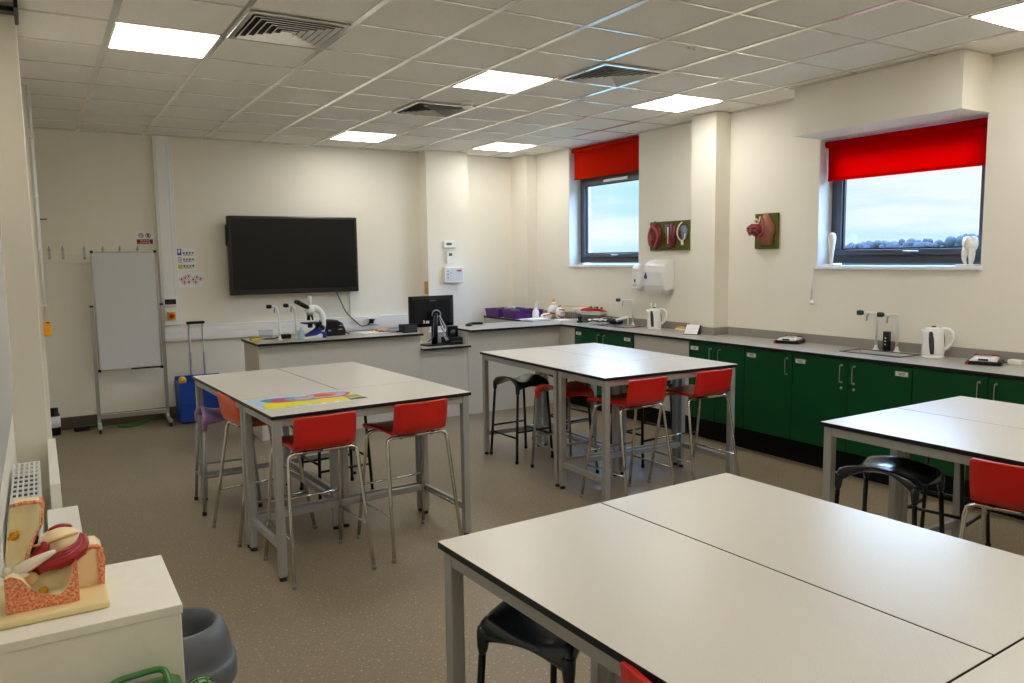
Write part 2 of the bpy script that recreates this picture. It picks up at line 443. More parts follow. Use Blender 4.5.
# ------------------------------------------------------------------ tables
def make_table(L, W):
    """root at the centre of the footprint; long side along x"""
    t = thing('laboratory_table', 'x', 'table')
    l, w = L/2, W/2
    MB().box(-l, l, -w, w, .879, .9, 1, top=0).build('tabletop', ['laminate', 'edge'], t, bevel=.0025)
    i = .012; T = .042
    a = MB()
    a.box(-l+i+T, l-i-T, -w+i+.004, -w+i+.03, .836, .879); a.box(-l+i+T, l-i-T, w-i-.03, w-i-.004, .836, .879)
    a.box(-l+i+.004, -l+i+.03, -w+i+T, w-i-T, .836, .879); a.box(l-i-.03, l-i-.004, -w+i+T, w-i-T, .836, .879)
    a.build('apron', 'alu', t, bevel=.002)
    for sx in (-1, 1):
        for sy in (-1, 1):
            x0, x1 = sorted((sx*(l-i), sx*(l-i-T))); y0, y1 = sorted((sy*(w-i), sy*(w-i-T)))
            g_ = MB().box(x0, x1, y0, y1, .022, .879).build('leg', 'alu', t, bevel=.004)
            MB().lathe([(.013, .022), (.013, .016), (.019, .013), (.02, 0), (.0, 0)], ((x0+x1)/2, (y0+y1)/2, 0), 12).build('foot', 'blackplastic', g_)
    for sx in (-1, 1):
        x0, x1 = sorted((sx*(l-i-.008), sx*(l-i-.034)))
        MB().box(x0, x1, -w+i+T, w-i-T, .165, .205).build('lower_rail', 'alu', t, bevel=.003)
    MB().box(-l+i+T, l-i-T, w-i-.034, w-i-.008, .165, .205).build('lower_rail', 'alu', t, bevel=.003)
    return t
LT, WTB = 1.211, .603
proto = None
def table_at(gx, gy, th, cx, cy, rz, label):
    global proto
    c, s_ = math.cos(th), math.sin(th)
    loc = (gx+c*cx-s_*cy, gy+s_*cx+c*cy, 0)
    r = math.degrees(th)+rz
    if proto is None:
        proto = make_table(LT, WTB); place(proto, loc, r); proto['label'] = label; proto['group'] = 'grey laboratory tables pushed together'
        return proto
    return dup(proto, loc, r, label)
D = .607
GR = {'left': (.536, -.969, .052), 'mid': (2.722, -.957, -.031), 'near': (.550, -4.882, .043), 'right': (2.722, -4.449, .002)}
names = {
 'left': ('grey table with the colourful poster, across the front of the left cluster', 'left rear table of the poster cluster, its end facing the whiteboard', 'right rear table of the poster cluster, in front of the screen bench'),
 'mid': ('grey table with two red chairs tucked along it, front of the middle cluster', 'left rear table of the middle cluster, over the black and red saddle stools', 'right rear table of the middle cluster, closest to the far green cupboard'),
 'near': ('grey table at the bottom edge, only a corner wedge of top showing', 'large foreground table top over the charcoal saddle stool', 'foreground table top between the saddle stool table and the right hand cluster'),
 'right': (None, 'grey table over the shiny dark saddle stool in front of the sink cupboards', 'table against the green cupboards, behind the dark saddle stool table')}
for n, (gx, gy, th) in GR.items():
    a, b, c = names[n]
    if a: table_at(gx, gy, th, D, D/2, 0, a)
    table_at(gx, gy, th, D/2, 2*D, -90, b)
    table_at(gx, gy, th, 1.5*D, 2*D, 90, c)

# ------------------------------------------------------------------ seats
def chair_shell():
    path = [(.252, .672, .145), (.247, .687, .168), (.228, .701, .176), (.15, .706, .172), (.05, .703, .160), (-.03, .698, .150), (-.09, .697, .156), (-.135, .701, .170),
            (-.165, .715, .170), (-.184, .742, .171), (-.194, .78, .172), (-.203, .835, .172), (-.209, .872, .171), (-.211, .882, .168), (-.2115, .888, .160)]
    top, bot = [], []
    for i, (y, z, w) in enumerate(path):
        a = Vector(path[max(i-1, 0)][:2]); b = Vector(path[min(i+1, len(path)-1)][:2]); t = (b-a).normalized(); nrm = Vector((t.y, -t.x))
        if nrm.y < 0 and i < 7: nrm = -nrm
        # normal points up for the seat and forward for the back
        nrm = Vector((-t.y, t.x)) if Vector((-t.y, t.x)).dot(Vector((.6, .8))) > 0 else Vector((t.y, -t.x))
        ct, cb = [], []
        for k in range(9):
            u = -1+k/4
            c = .016*(u*u) if z > .72 else .006*u*u
            ct.append((u*w, y+nrm.x*(.006+c), z+nrm.y*(.006+c))); cb.append((u*w, y+nrm.x*(c-.006), z+nrm.y*(c-.006)))
        top.append(ct); bot.append(cb)
    rings = [a+b[::-1] for a, b in zip(top, bot)]
    return MB().loft(rings, 0, True)
def make_bar_chair(seatmat):
    t = thing('bar_chair', 'x', 'chair')
    chair_shell().build('seat_shell', seatmat, t, bevel=0)
    for sx in (-1, 1):
        for sy in (-1, 1):
            pth = [(sx*.226, sy*.245, .0), (sx*.21, sy*.19, .32), (sx*.196, sy*.14, .635)] + spline([(sx*.196, sy*.14, .635), (sx*.188, sy*.131, .67), (sx*.16, sy*.126, .684)], 5)[1:] + [(0, sy*.124, .684)]
            l = MB().tube(pth, .0105, 10).build('leg', 'chrome', t)
            MB().lathe([(.0125, 0), (.0125, .022), (.0108, .024)], (sx*.225, sy*.243, 0), 10).build('foot_cap', 'greytube', l)
    for sx in (-1, 1): MB().tube([(sx*.214, -.203, .245), (sx*.214, .203, .245)], .0065, 8).build('footrest', 'chrome', t)
    MB().tube([(-.209, .185, .35), (.209, .185, .35)], .0065, 8).build('footrest', 'chrome', t)
    b = MB()
    for sx in (-1, 1):
        b.box(sx*.1-.012, sx*.1+.012, -.138, .138, .688, .694)
        for sy in (-1, 1): b.lathe([(.009, .672), (.009, .694)], (sx*.1, sy*.124, 0), 8)
    b.build('seat_bracket', 'blackplastic', t)
    return t
cg = 'low-backed bar chairs at the tables'
red = make_bar_chair('redseat')
place(red, (.80, -.82, 0), 3); red['label'] = 'red bar chair in front of the poster table, nearer its left corner'; red['group'] = cg
dup(red, (1.375, -.77, 0), 4, 'red bar chair in front of the poster table, towards its right corner')
dup(red, (3.00, -.87, 0), 2, 'red bar chair at the left end of the middle cluster front edge')
dup(red, (3.635, -.86, 0), 0, 'red bar chair at the right end of the middle cluster, before the green cupboards')
dup(red, (2.895, -3.49, 0), -77, 'red bar chair cut by the right photo edge, beside the dark saddle stool')
dup(red, (.705, -4.015, 0), -90, 'red bar chair at the bottom edge, just a corner of its back showing')
og = make_bar_chair('orangeseat')
place(og, (.69, -.03, 0), -82); og['label'] = 'orange bar chair on the left side of the poster cluster'; og['group'] = cg

def make_saddle_stool(seatmat, tubemat):
    t = thing('saddle_stool', 'x', 'stool')
    A, B, N = .192, .165, 12
    zt = lambda u, v: .688+.032*v*v*(1-u*u)-.040*u*u*(1-v*v)-.010*(1-u*u)*(1-v*v)
    def xy(u, v): return (A*u*(1-.07*(1-v*v)*u*u), B*v*(1-.10*(1-u*u)*v*v))
    s = MB(); vs = []; fs = []
    for lay in (0, 1):
        for i in range(N+1):
            for j in range(N+1):
                u, v = -1+2*i/N, -1+2*j/N; e = max(abs(u), abs(v))
                x, y = xy(u, v); z = zt(u, v)
                if lay == 0: z -= .012*max(0, (e-.8)/.2)**2
                else: z -= .02+.085*(abs(u)*abs(v))**1.8
                vs.append((x, y, z))
    n1 = (N+1)**2; I = lambda l, i, j: l*n1+i*(N+1)+j
    for i in range(N):
        for j in range(N):
            fs.append((I(0, i, j), I(0, i+1, j), I(0, i+1, j+1), I(0, i, j+1))); fs.append((I(1, i, j), I(1, i, j+1), I(1, i+1, j+1), I(1, i+1, j)))
    for i in range(N):
        for j in (0, N): fs.append((I(0, i, j), I(0, i+1, j), I(1, i+1, j), I(1, i, j)))
        for j in (0, N): fs.append((I(0, j, i), I(0, j, i+1), I(1, j, i+1), I(1, j, i)))
    s.add(vs, fs, 0, True)
    for sx in (-1, 1):
        for sy in (-1, 1):
            a = (sx*.174, sy*.147, .661); b = (sx*.178, sy*.151, .565)
            s.tube([a, ((a[0]+b[0])/2, (a[1]+b[1])/2, .617), b], [.024, .019, .0165], 12)
    s.build('seat', seatmat, t, subsurf=1)
    for sx in (-1, 1):
        for sy in (-1, 1):
            l = MB().tube([(sx*.178, sy*.151, .57), (sx*.202, sy*.183, .012)], .0115, 10).build('leg', tubemat, t)
            MB().lathe([(.015, 0), (.015, .02), (.0118, .026)], (sx*.202, sy*.183, 0), 10).build('foot_cap', 'blackplastic', l)
    for sx in (-1, 1): MB().tube([(sx*.192, -.169, .26), (sx*.192, .169, .26)], .009, 8).build('footrest', tubemat, t)
    for sy in (-1, 1): MB().tube([(-.194, sy*.172, .21), (.194, sy*.172, .21)], .009, 8).build('footrest', tubemat, t)
    return t
sg = 'saddle stools under the tables'
bs = make_saddle_stool('darkstool', 'blacktube')
place(bs, (3.03, .60, 0), 92); bs['label'] = 'black saddle stool at the far left of the middle cluster'; bs['group'] = sg
dup(bs, (.79, -3.223, 0), 20, 'large charcoal saddle stool in the foreground, half under the nearest table')
dup(bs, (2.97, -2.835, 0), -80, 'shiny dark saddle stool under the right hand table by the sink cupboards')
dup(bs, (3.92, -2.56, 0), 10, 'black saddle stool mostly hidden behind the shiny dark one, only tubes showing')
dup(bs, (1.35, .50, 0), 4, 'black saddle stool behind the poster table, only its legs showing')
dup(bs, (3.82, -.06, 0), 8, 'black saddle stool behind the red chairs, beside the green cupboards')
dup(bs, (3.66, .89, 0), 4, 'black saddle stool at the back of the middle cluster, facing the far cupboard')
rs = make_saddle_stool('redsaddle', 'greytube')
place(rs, (3.075, .02, 0), 86); rs['label'] = 'red saddle stool with grey legs, beside the black stool of the middle cluster'; rs['group'] = sg
ps = make_saddle_stool('purpleseat', 'greytube')
place(ps, (.60, .64, 0), 88); ps['label'] = 'lilac saddle stool next to the orange chair'; ps['group'] = sg

# ------------------------------------------------------------------ poster on the table
pz = thing('poster', 'colourful printed poster lying on the grey table above the red chair backs', 'poster', (.84, -.575, .9005), 6)
MB().box(-.30, .30, -.2, .2, 0, .0012).build('sheet', 'paper', pz)
def blob(cx, cy, rx, ry, ph=0, n=22, wob=.12):
    return [(cx+rx*math.cos(2*PI*k/n)*(1+wob*math.sin(3*2*PI*k/n+ph)), cy+ry*math.sin(2*PI*k/n)*(1+wob*math.cos(2*2*PI*k/n+ph))) for k in range(n)]
for nm, rgb in (('pyellow', (240, 226, 10)), ('psky', (176, 216, 240)), ('pmagenta', (200, 60, 110)), ('plilac', (206, 176, 206)), ('pred', (216, 60, 70)), ('pblue', (40, 130, 200)), ('porange', (245, 160, 40)), ('pgrey', (150, 160, 176)), ('polive', (150, 160, 70))):
    M[nm] = mat('print '+nm[1:], rgb, .45)
pr = MB(); mats = ['psky', 'pyellow', 'pblue', 'pmagenta', 'plilac', 'pred', 'porange', 'pgrey', 'polive', 'ink']
pr.box(-.296, -.02, -.19, .196, .0012, .0016, 0); pr.box(-.02, .296, .1, .196, .0012, .0016, 0)
pr.prism([(-.296, -.165), (.296, -.165), (.296, .06), (.16, .15), (-.06, .12), (-.2, .17), (-.25, .02)], .0016, .002, 'xy', 1)
pr.prism(blob(-.13, .08, .11, .075, 1), .002, .0024, 'xy', 2); pr.prism(blob(-.085, .05, .12, .07, 2), .0024, .0028, 'xy', 3)
pr.prism(blob(.0, .03, .11, .085, .5), .0028, .0032, 'xy', 7); pr.prism(blob(-.01, .035, .05, .04, 1), .0032, .0036, 'xy', 4)
pr.prism(blob(.155, .08, .1, .075, .2), .002, .0024, 'xy', 6)
pr.prism(blob(.15, .04, .135, .095, .6), .0028, .0032, 'xy', 3); pr.prism(blob(.145, .04, .112, .076, .6), .0032, .0036, 'xy', 4); pr.prism(blob(.13, .055, .07, .045, 2), .0036, .004, 'xy', 5)
pr.box(.2, .296, -.12, -.03, .002, .0024, 8)
for k in range(6): pr.box(-.2+k*.08, -.15+k*.08, -.185, -.178, .0012, .0016, 9)
pr.box(.19, .296, -.19, -.14, .0016, .002, 9)
pr.build('print', mats, pz)

# ------------------------------------------------------------------ base units and worktops
WZ = .935
def cabinet(y0, y1, doors, label):
    """doors: list of (fraction start, fraction end, handle side, label side or None); local x runs to the right (towards -y)"""
    W = y0-y1
    t = thing('base_cabinet', label, 'cabinet', (4.72, (y0+y1)/2, 0), -90, 'green base cabinets along the right wall')
    w = W/2
    MB().box(-w+.002, w-.002, .0, .53, .2, WZ-.024).build('carcass', 'green_edge', t)
    MB().box(-w, w, .085, .105, 0, .205).build('plinth', 'plinth', t)
    for a, b, hs, ls, lock in doors:
        xa, xb = -w+a*W+.003, -w+b*W-.003
        d = MB().box(xa, xb, -.02, -.001, .205, WZ-.028).build('door', 'green', t, bevel=.0015)
        hx = xb-.05 if hs > 0 else xa+.05
        hz = .80
        hb = MB().tube(spline([(hx, -.02, hz+.065), (hx, -.04, hz+.066), (hx, -.046, hz+.05), (hx, -.046, hz-.05), (hx, -.04, hz-.066), (hx, -.02, hz-.065)], 4), .0034, 8)
        hb.lathe([(.009, -.024), (.009, -.0195)], (hx, 0, hz+.065), 10, axis='y'); hb.lathe([(.009, -.024), (.009, -.0195)], (hx, 0, hz-.065), 10, axis='y')
        hb.build('handle', 'steel', d)
        if lock: MB().lathe([(.0, -.026), (.011, -.025), (.011, -.0195)], (hx+.0, 0, hz-.11), 12, axis='y').build('lock', 'steel', d)
        if ls:
            c = xa+.075 if ls < 0 else xb-.075
            p = MB().box(c-.05, c+.05, -.0235, -.02, .835, .872).build('name_plate', 'steel', d, bevel=.001)
            q = MB().box(c-.043, c+.043, -.0245, -.0235, .84, .867, 0)
            q.box(c-.03, c+.03, -.0248, -.0245, .856, .861, 1); q.box(c-.02, c+.024, -.0248, -.0245, .846, .851, 1)
            q.build('paper_slip', ['paper', 'ink'], p)
    return t
cabinet(2.13, 1.125, [(0, .5, 1, -1, 0), (.5, 1, -1, 1, 0)], 'green double cupboard in the far corner under the single-tap sink')
cabinet(.315, -.36, [(0, .5, 1, -1, 0), (.5, 1, -1, None, 0)], 'green double cupboard beside the beige knee panel')
cabinet(-.36, -.86, [(0, 1, 1, -1, 0)], 'green single-door cupboard below the balance in front of the wall pier')
cabinet(-.86, -1.87, [(0, .5, 1, -1, 1), (.5, 1, -1, 1, 1)], 'green double cupboard under the twin-tap sink')
cabinet(-1.87, -2.88, [(0, .5, 1, None, 0), (.5, 1, -1, None, 0)], 'green double cupboard below the near kettle and balance')
cabinet(-2.88, -3.48, [(0, 1, 1, None, 0)], 'green single cupboard at the near end of the wall bench, beyond the photo edge')
t = thing('knee_panel', 'beige removable knee-hole panel between two green cupboards', 'panel', (4.72, .72, 0), -90)
MB().box(-.4, .4, 0, .018, .2, WZ-.024).build('board', 'beige', t); MB().box(-.4, .4, .085, .105, 0, .2).build('plinth', 'plinth', t)
t = thing('corner_filler', 'narrow beige filler panel in the inner corner of the benches', 'panel', (4.72, 2.296, 0), -90)
MB().box(-.165, .165, 0, .018, .2, WZ-.024).build('board', 'beige', t); MB().box(-.165, .165, .085, .105, 0, .2).build('plinth', 'plinth', t)

S1 = (4.93, 5.17, 1.52, 1.98); S2 = (4.93, 5.17, -1.62, -1.14)     # sink holes x0 x1 y0 y1
wt = thing('worktop', 'long grey L-shaped worktop over the green cupboards', 'worktop', (4.98, 0, WZ))
b = MB(); ox = 4.98
def slab(x0, x1, y0, y1): b.box(x0-ox, x1-ox, y0, y1, -.022, 0, 1, top=0)
slab(4.69, S2[0], -3.5, S1[3]); slab(S2[1], 5.278, -3.5, .383); slab(S2[1], 5.278, .711, S1[3]); slab(4.93, 5.088, .383, .711)
slab(S2[0], S2[1], -3.5, S2[2]); slab(S2[0], S2[1], S2[3], .383); slab(S2[0], S2[1], .711, S1[2])
slab(4.69, 5.278, S1[3], 2.38); slab(3.512, 5.278, 2.38, 3.07); slab(4.66, 5.278, 3.07, 3.763); slab(4.66, 5.116, 3.763, YB-.002)
b.build('slab', ['worktop', 'edge'], wt)
u = MB(); z0, z1 = 0, .075
for x0, x1, y0, y1 in ((5.258, 5.278, -3.5, .383), (5.07, 5.258, .363, .383), (5.068, 5.088, .383, .711), (5.07, 5.258, .711, .731), (5.258, 5.278, .731, 3.763)):
    u.box(x0-ox, x1-ox, y0, y1, z0, z1)
u.build('upstand', 'upstand', wt)
fp = MB()
fp.box(3.515-ox, 4.76-ox, 2.47, 2.488, -WZ, -.022); fp.box(3.515-ox, 3.533-ox, 2.488, 3.05, -WZ, -.022)
fp.build('front_panel', 'panel', wt)
MB().box(4.67-ox, 4.688-ox, 3.05, YB-.003, -WZ, -.022).build('end_panel', 'panel', wt)
tb = thing('teacher_bench', 'pale grey teacher bench with the microscope on top, under the wall screen', 'bench', (2.105, 2.72, 0))
MB().box(-.845, .845, -.34, .35, WZ-.022, WZ, 1, top=0).build('worktop', ['worktop', 'edge'], tb)
MB().box(-.80, .845, -.255, -.237, 0, WZ-.022).build('front_panel', 'panel', tb)
MB().box(-.82, -.80, -.255, .34, 0, WZ-.022).build('end_panel', 'beige', tb)
MB().box(-.80, .845, .322, .34, 0, WZ-.022).build('back_panel', 'panel', tb)
ms = thing('monitor_shelf', 'lowered grey shelf section holding the monitor between the bench tops', 'shelf', (3.23, 2.72, 0))
MB().box(-.279, .279, -.34, .35, .75, .772, 1, top=0).build('shelf_board', ['worktop', 'edge'], ms)
MB().box(-.279, .279, -.255, -.237, 0, .75).build('front_panel', 'panel', ms)
MB().box(-.279, -.265, -.237, .34, 0, .75).build('side_panel', 'panel', ms)
MB().box(.262, .278, -.252, .34, .772, WZ-.022).build('side_panel', 'panel', ms)

# sinks and taps
def sink(S, label):
    cx, cy = (S[0]+S[1])/2, (S[2]+S[3])/2
    t = thing('sink', label, 'sink', (cx, cy, WZ))
    w, d = (S[1]-S[0])/2-.001, (S[3]-S[2])/2-.001; q = .008
    r = MB(); e = .014
    for a in ((-w-e, w+e, -d-e, -d+q), (-w-e, w+e, d-q, d+e), (-w-e, -w+q, -d+q, d-q), (w-q, w+e, -d+q, d-q)): r.box(*a, .0005, .005)
    r.build('rim', 'sinkrim', t, bevel=.001)
    o = MB()
    for a in ((-w, w, -d, -d+q), (-w, w, d-q, d), (-w, -w+q, -d+q, d-q), (w-q, w, -d+q, d-q)): o.box(*a, -.16, .0005)
    o.box(-w, w, -d, d, -.168, -.16); o.build('bowl', 'sinkbowl', t)
    MB().lathe([(.025, -.16), (.025, -.157), (.018, -.156), (0, -.158)], n=16).build('drain', 'steel', t)
    return t
sink(S1, 'small inset sink with one swan-neck tap below the towel dispenser')
sink(S2, 'inset sink with twin swan-neck taps below the near window')
def swan_tap(loc, rz, label, hgt=.27, reach=.16, valve='teal', pos='out', group='white swan-neck bench taps'):
    t = thing('swan_neck_tap', label, 'tap', loc, rz, group)
    MB().lathe([(.026, 0), (.026, .006), (.017, .014), (.0115, .03), (.011, .04)], n=16).build('base_flange', 'plastic_white', t)
    if pos == 'out':
        p = [(0, 0, .03), (0, 0, hgt-.02)]+spline([(0, 0, hgt-.02), (-.006, 0, hgt-.005), (-.022, 0, hgt)], 4)[1:]+[(-reach, 0, hgt-.002)]
    else:
        p = [(0, 0, .03), (0, 0, hgt*.6)]+spline([(0, 0, hgt*.6), (-.004, 0, hgt*.8), (-.02, 0, hgt*.95), (-.045, 0, hgt), (-.062, 0, hgt-.002)], 4)[1:]
    MB().tube(p, .0105, 12).build('pipe', 'plastic_white', t)
    ex = p[-1][0]
    MB().tube([(ex+.035, 0, hgt-.006), (ex+.022, 0, hgt-.03), (ex+.02, 0, hgt-.065)], [.01, .008, .0055], 10).build('nozzle', 'steel', t)
    v = MB(); v.lathe([(.0, -.055), (.018, -.052), (.021, -.03), (.019, -.012), (.012, 0)], (ex, 0, hgt), 8, axis='x'); v.build('valve_knob', valve, t, bevel=.002)
    return t
swan_tap((5.225, -1.235, WZ), -60, 'white tap on the twin sink, the one farther from the kettle', .295, .095)
swan_tap((5.205, -1.425, WZ), -60, 'white tap on the twin sink, the one next to the kettle', .29, .095)
swan_tap((5.19, 1.70, WZ), -55, 'white tap on the far sink beside the towel dispenser', .285, .14)
swan_tap((1.535, 2.64, WZ), -28, 'white bent tap on the teacher bench, nearest the bench end', .33, .07, 'blackplastic', 'bent')
swan_tap((1.715, 2.70, WZ), -28, 'white bent tap on the teacher bench, just left of the microscope', .33, .07, 'blackplastic', 'bent')
t = thing('sink_spout', 'white angled spout lying over the far sink', 'spout', (5.2, 1.80, WZ))
MB().tube([(0, 0, .09), (-.05, .03, .075), (-.11, .07, .05)], [.012, .018, .022], 12).build('tube', 'plastic_white', t)
MB().tube([(0, 0, 0), (0, 0, .09)], .01, 10).build('stem', 'plastic_white', t)

# kettles
def kettle(loc, rz, label):
    t = thing('kettle', label, 'kettle', loc, rz, 'white jug kettles')
    MB().lathe([(.072, 0), (.075, .004), (.075, .016), (.068, .02)], n=28).build('base', 'kettle', t)
    rings = []
    for r, z in ((.066, .02), (.070, .03), (.068, .09), (.064, .15), (.062, .19), (.060, .205)):
        rings.append([((r+(.018*max(0, math.cos(a))**6 if z > .17 else 0))*math.cos(a)*1.08, r*math.sin(a), z) for a in [2*PI*k/32 for k in range(32)]])
    bd = MB().loft(rings, 0, True).build('body', 'kettle', t)
    lid = MB().lathe([(.059, .205), (.057, .214), (.03, .222), (0, .224)], n=28); lid.build('lid', 'kettle', t)
    MB().sphere((.0, 0, .226), .012, sc=(1.4, 1, .6), n=12, m=8).build('lid_knob', 'blackplastic', t)
    MB().tube(spline([(-.05, 0, .212), (-.10, 0, .205), (-.125, 0, .165), (-.118, 0, .11), (-.085, 0, .07), (-.064, 0, .06)], 6), [.017]*31, 10, flat=.8).build('handle', 'kettle', t)
    MB().tube(spline([(-.058, 0, .195), (-.066, 0, .16), (-.07, 0, .12), (-.07, 0, .09)], 4), .006, 8).build('grip_insert', 'blackplastic', t)
    g = MB()
    rr = []
    for z, a0, a1 in ((.03, -.30, .02), (.08, -.42, .03), (.14, -.50, -.02), (.18, -.52, -.12), (.195, -.46, -.2)):
        r = .0722-.05*(z-.03)
        rr.append([(1.08*r*math.cos(PI*.5+a+.05), r*math.sin(PI*.5+a+.05), z) for a in [a0+(a1-a0)*k/5 for k in range(6)]])
    g.loft(rr, 0, True, closed=False); o = g.build('water_window', 'smoke', t)
    q = o.modifiers.new('solid', 'SOLIDIFY'); q.thickness = .003
    return t
kettle((5.13, -1.755, WZ), 122, 'white jug kettle with a smoked window, beside the near sink')
kettle((5.09, 1.235, WZ), 130, 'white jug kettle with a smoked window, under the towel dispenser')
t = thing('dispenser_bottle', 'slim black dispenser bottle standing behind the twin taps', 'bottle', (5.22, -1.33, WZ))
MB().box(-.02, .02, -.024, .024, 0, .155).build('body', 'blackgloss', t, bevel=.006)
p = MB()
for z in (.05, .075, .1): p.box(-.022, -.02, -.006, .006, z, z+.008)
p.build('print', 'paper', t)
t = thing('rolled_paper', 'two rolled white paper spills standing behind the far kettle', 'paper roll', (5.19, 1.36, WZ))
MB().tube([(0, 0, 0), (-.01, .03, .27)], .007, 8).build('spill', 'paper', t); MB().tube([(0, -.02, 0), (.0, -.03, .265)], .007, 8).build('spill', 'paper', t)
def balance(loc, rz, label):
    t = thing('balance', label, 'scale', loc, rz, 'electronic balances on the worktop')
    MB().prism([(-.105, .0), (.105, .0), (.105, .028), (.06, .04), (-.06, .04), (-.105, .024)], -.08, .09, 'xz').build('lower_body', 'blackplastic', t, bevel=.006)
    MB().prism([(-.09, .026), (.085, .026), (.075, .05), (-.06, .052)], -.084, .085, 'xz').build('upper_body', 'kettle', t, bevel=.008)
    MB().box(-.045, .035, -.02, .07, .051, .056).build('pan', 'steel', t, bevel=.003)
    MB().box(-.03, .03, -.0875, -.084, .032, .046).build('display', 'smoke', t)
    r = MB(); r.box(-.108, -.09, -.084, -.07, .002, .02); r.build('corner_foot', 'red', t)
    MB().box(-.07, .08, .07, .085, .05, .06).build('rear_lip', 'darkred', t, bevel=.002)
    return t
balance((5.10, -.50, WZ), -72, 'flat white and red balance on the worktop near the wall pier')
balance((5.06, -2.16, WZ), -68, 'flat white and red balance on the worktop beside the near kettle')
t = thing('power_adapter', 'white plug adapter with a short lead behind the near balance', 'adapter', (5.19, -2.30, WZ))
MB().box(-.03, .03, -.045, .045, 0, .035).build('body', 'plastic_white', t, bevel=.008)
MB().tube(spline([(0, .045, .012), (.02, .09, .006), (.03, .13, .02)], 5), .004, 6).build('lead', 'blackplastic', t)
t = thing('desk_device', 'wedge-shaped white faced device with black sides at the foot of the wall pier', 'device', (5.0, .58, WZ), -62)
MB().prism([(-.055, 0), (.06, 0), (.06, .085), (.045, .09)], -.075, .075, 'yz').build('body', 'blackplastic', t, bevel=.004)
MB().add([(-.066, -.057, .008), (.066, -.057, .008), (.066, .040, .091), (-.066, .040, .091)], [(0, 1, 2, 3)]).build('face', 'paper', t)
t = thing('sponge_holder', 'small amber and white dish between the far kettle and the wedge device', 'dish', (5.2, .93, WZ))
MB().box(-.04, .04, -.07, .07, 0, .022).build('dish', 'plastic_white', t, bevel=.006); MB().box(-.03, .035, -.09, .06, .022, .038).build('sponge', 'orange', t, bevel=.006)

# dispensers
t = thing('towel_dispenser', 'large white paper towel dispenser on the right wall', 'dispenser', (XR-.002, 1.285, 1.335), -90)
MB().prism([(0, .015), (-.13, 0), (-.16, .06), (-.172, .20), (-.16, .275), (-.09, .32), (0, .33)], -.155, .155, 'yz').build('casing', 'plastic_white', t, bevel=.018, seg=3)
MB().box(-.11, .11, -.13, -.03, -.014, .01).build('towel_slot', 'trunk', t)
dp = [(.017*math.cos(a)*(1 if math.sin(a) < 0 else 1-.9*math.sin(a)), .03*math.sin(a)*(1.5 if math.sin(a) > 0 else .7)) for a in [2*PI*k/24 for k in range(24)]]
MB().prism([(-.11+x*1.2, .15+z*1.2) for x, z in dp], -.1745, -.166, 'xz').build('drop_emblem', 'navy', t)
t = thing('soap_dispenser', 'white soap dispenser to the left of the towel dispenser', 'dispenser', (XR-.002, 1.655, 1.33), -90)
MB().prism([(0, .03), (-.07, .03), (-.1, .07), (-.1, .24), (-.07, .285), (0, .29)], -.06, .06, 'yz').build('casing', 'plastic_white', t, bevel=.02, seg=3)
MB().prism([(-.02, 0), (-.1, 0), (-.108, .03), (-.02, .035)], -.045, .045, 'yz').build('push_lever', 'plastic_white', t, bevel=.008)
MB().box(-.012, .012, -.1035, -.098, .09, .125).build('sight_window', 'smoke', t, bevel=.003)

# anatomy boards on the wall
def ell(cx, cz, rx, rz, n=24, dent=0):
    return [(cx+rx*math.cos(a)*(1-dent*max(0, -math.cos(a))**6), cz+rz*math.sin(a)) for a in [2*PI*k/n for k in range(n)]]
t = thing('organ_plaque', 'wide olive board with three red kidney models beside the far window', 'model', (XR-.003, 1.19, 1.76), -90)
MB().box(-.305, .305, -.025, 0, 0, .305).build('board', 'olive', t, bevel=.004)
MB().dome(ell(-.205, .155, .098, .142, dent=.35), -.025, .05, steps=5).build('kidney_half', 'fleshred', t)
MB().tube(spline([(-.25, -.07, .05), (-.27, -.072, .15), (-.22, -.075, .25), (-.15, -.07, .2), (-.135, -.07, .12), (-.18, -.07, .04)], 5), .013, 8).build('kidney_rim', 'fleshpink', t)
c = MB()
for a in (.4, 1.1, 1.9, 2.6, 3.6, -.4): c.tube([(-.225, -.075, .14), (-.225+.05*math.cos(a), -.078, .14+.065*math.sin(a))], [.005, .0025], 6)
c.tube([(-.225, -.075, .14), (-.255, -.07, .06)], .008, 6)
c.build('calyx', 'fleshpink', t)
U = [(-.07, .29), (-.07, .1)]+[(.0+.07*math.cos(a), .1+.07*math.sin(a)) for a in [PI+PI*k/10 for k in range(1, 10)]]+[(.07, .1), (.07, .29)]
MB().dome([(x+.035, z-.01) for x, z in U], -.025, .045, steps=4, k=.5).build('nephron_block', 'fleshred', t)
MB().tube([(.03, -.073, .24), (.03, -.073, .07)], .006, 8).build('collecting_duct', 'tendon', t)
v = MB(); v.tube([(-.01, -.07, .27), (-.005, -.074, .19), (.02, -.07, .15)], .006, 6); v.tube([(.07, -.068, .27), (.075, -.07, .16)], .007, 6); v.build('vessel', 'bluegrey', t)
MB().dome(ell(.215, .18, .06, .075), -.025, .04, steps=5).build('capsule', 'bluegrey', t)
MB().dome(ell(.195, .18, .03, .05), -.05, .03, steps=4).build('glomerulus', 'fleshred', t)
MB().tube(spline([(.21, -.045, .285), (.175, -.055, .25), (.155, -.06, .18), (.175, -.055, .12), (.215, -.05, .095), (.25, -.05, .12), (.262, -.05, .17)], 5), .0075, 8).build('capsule_wall', 'tooth', t)
MB().tube([(.21, -.045, .1), (.215, -.04, .05)], [.014, .018], 8).build('tubule', 'tooth', t)
MB().lathe([(.006, -.02), (.006, .0)], (-.24, 0, .312), 8, axis='y').build('hook', 'steel', t)
t = thing('ear_plaque', 'square olive board with a protruding brown ear and throat model', 'model', (XR-.003, -.085, 1.755), -90)
MB().box(-.13, .13, -.025, 0, 0, .32).build('board', 'olive', t, bevel=.004)
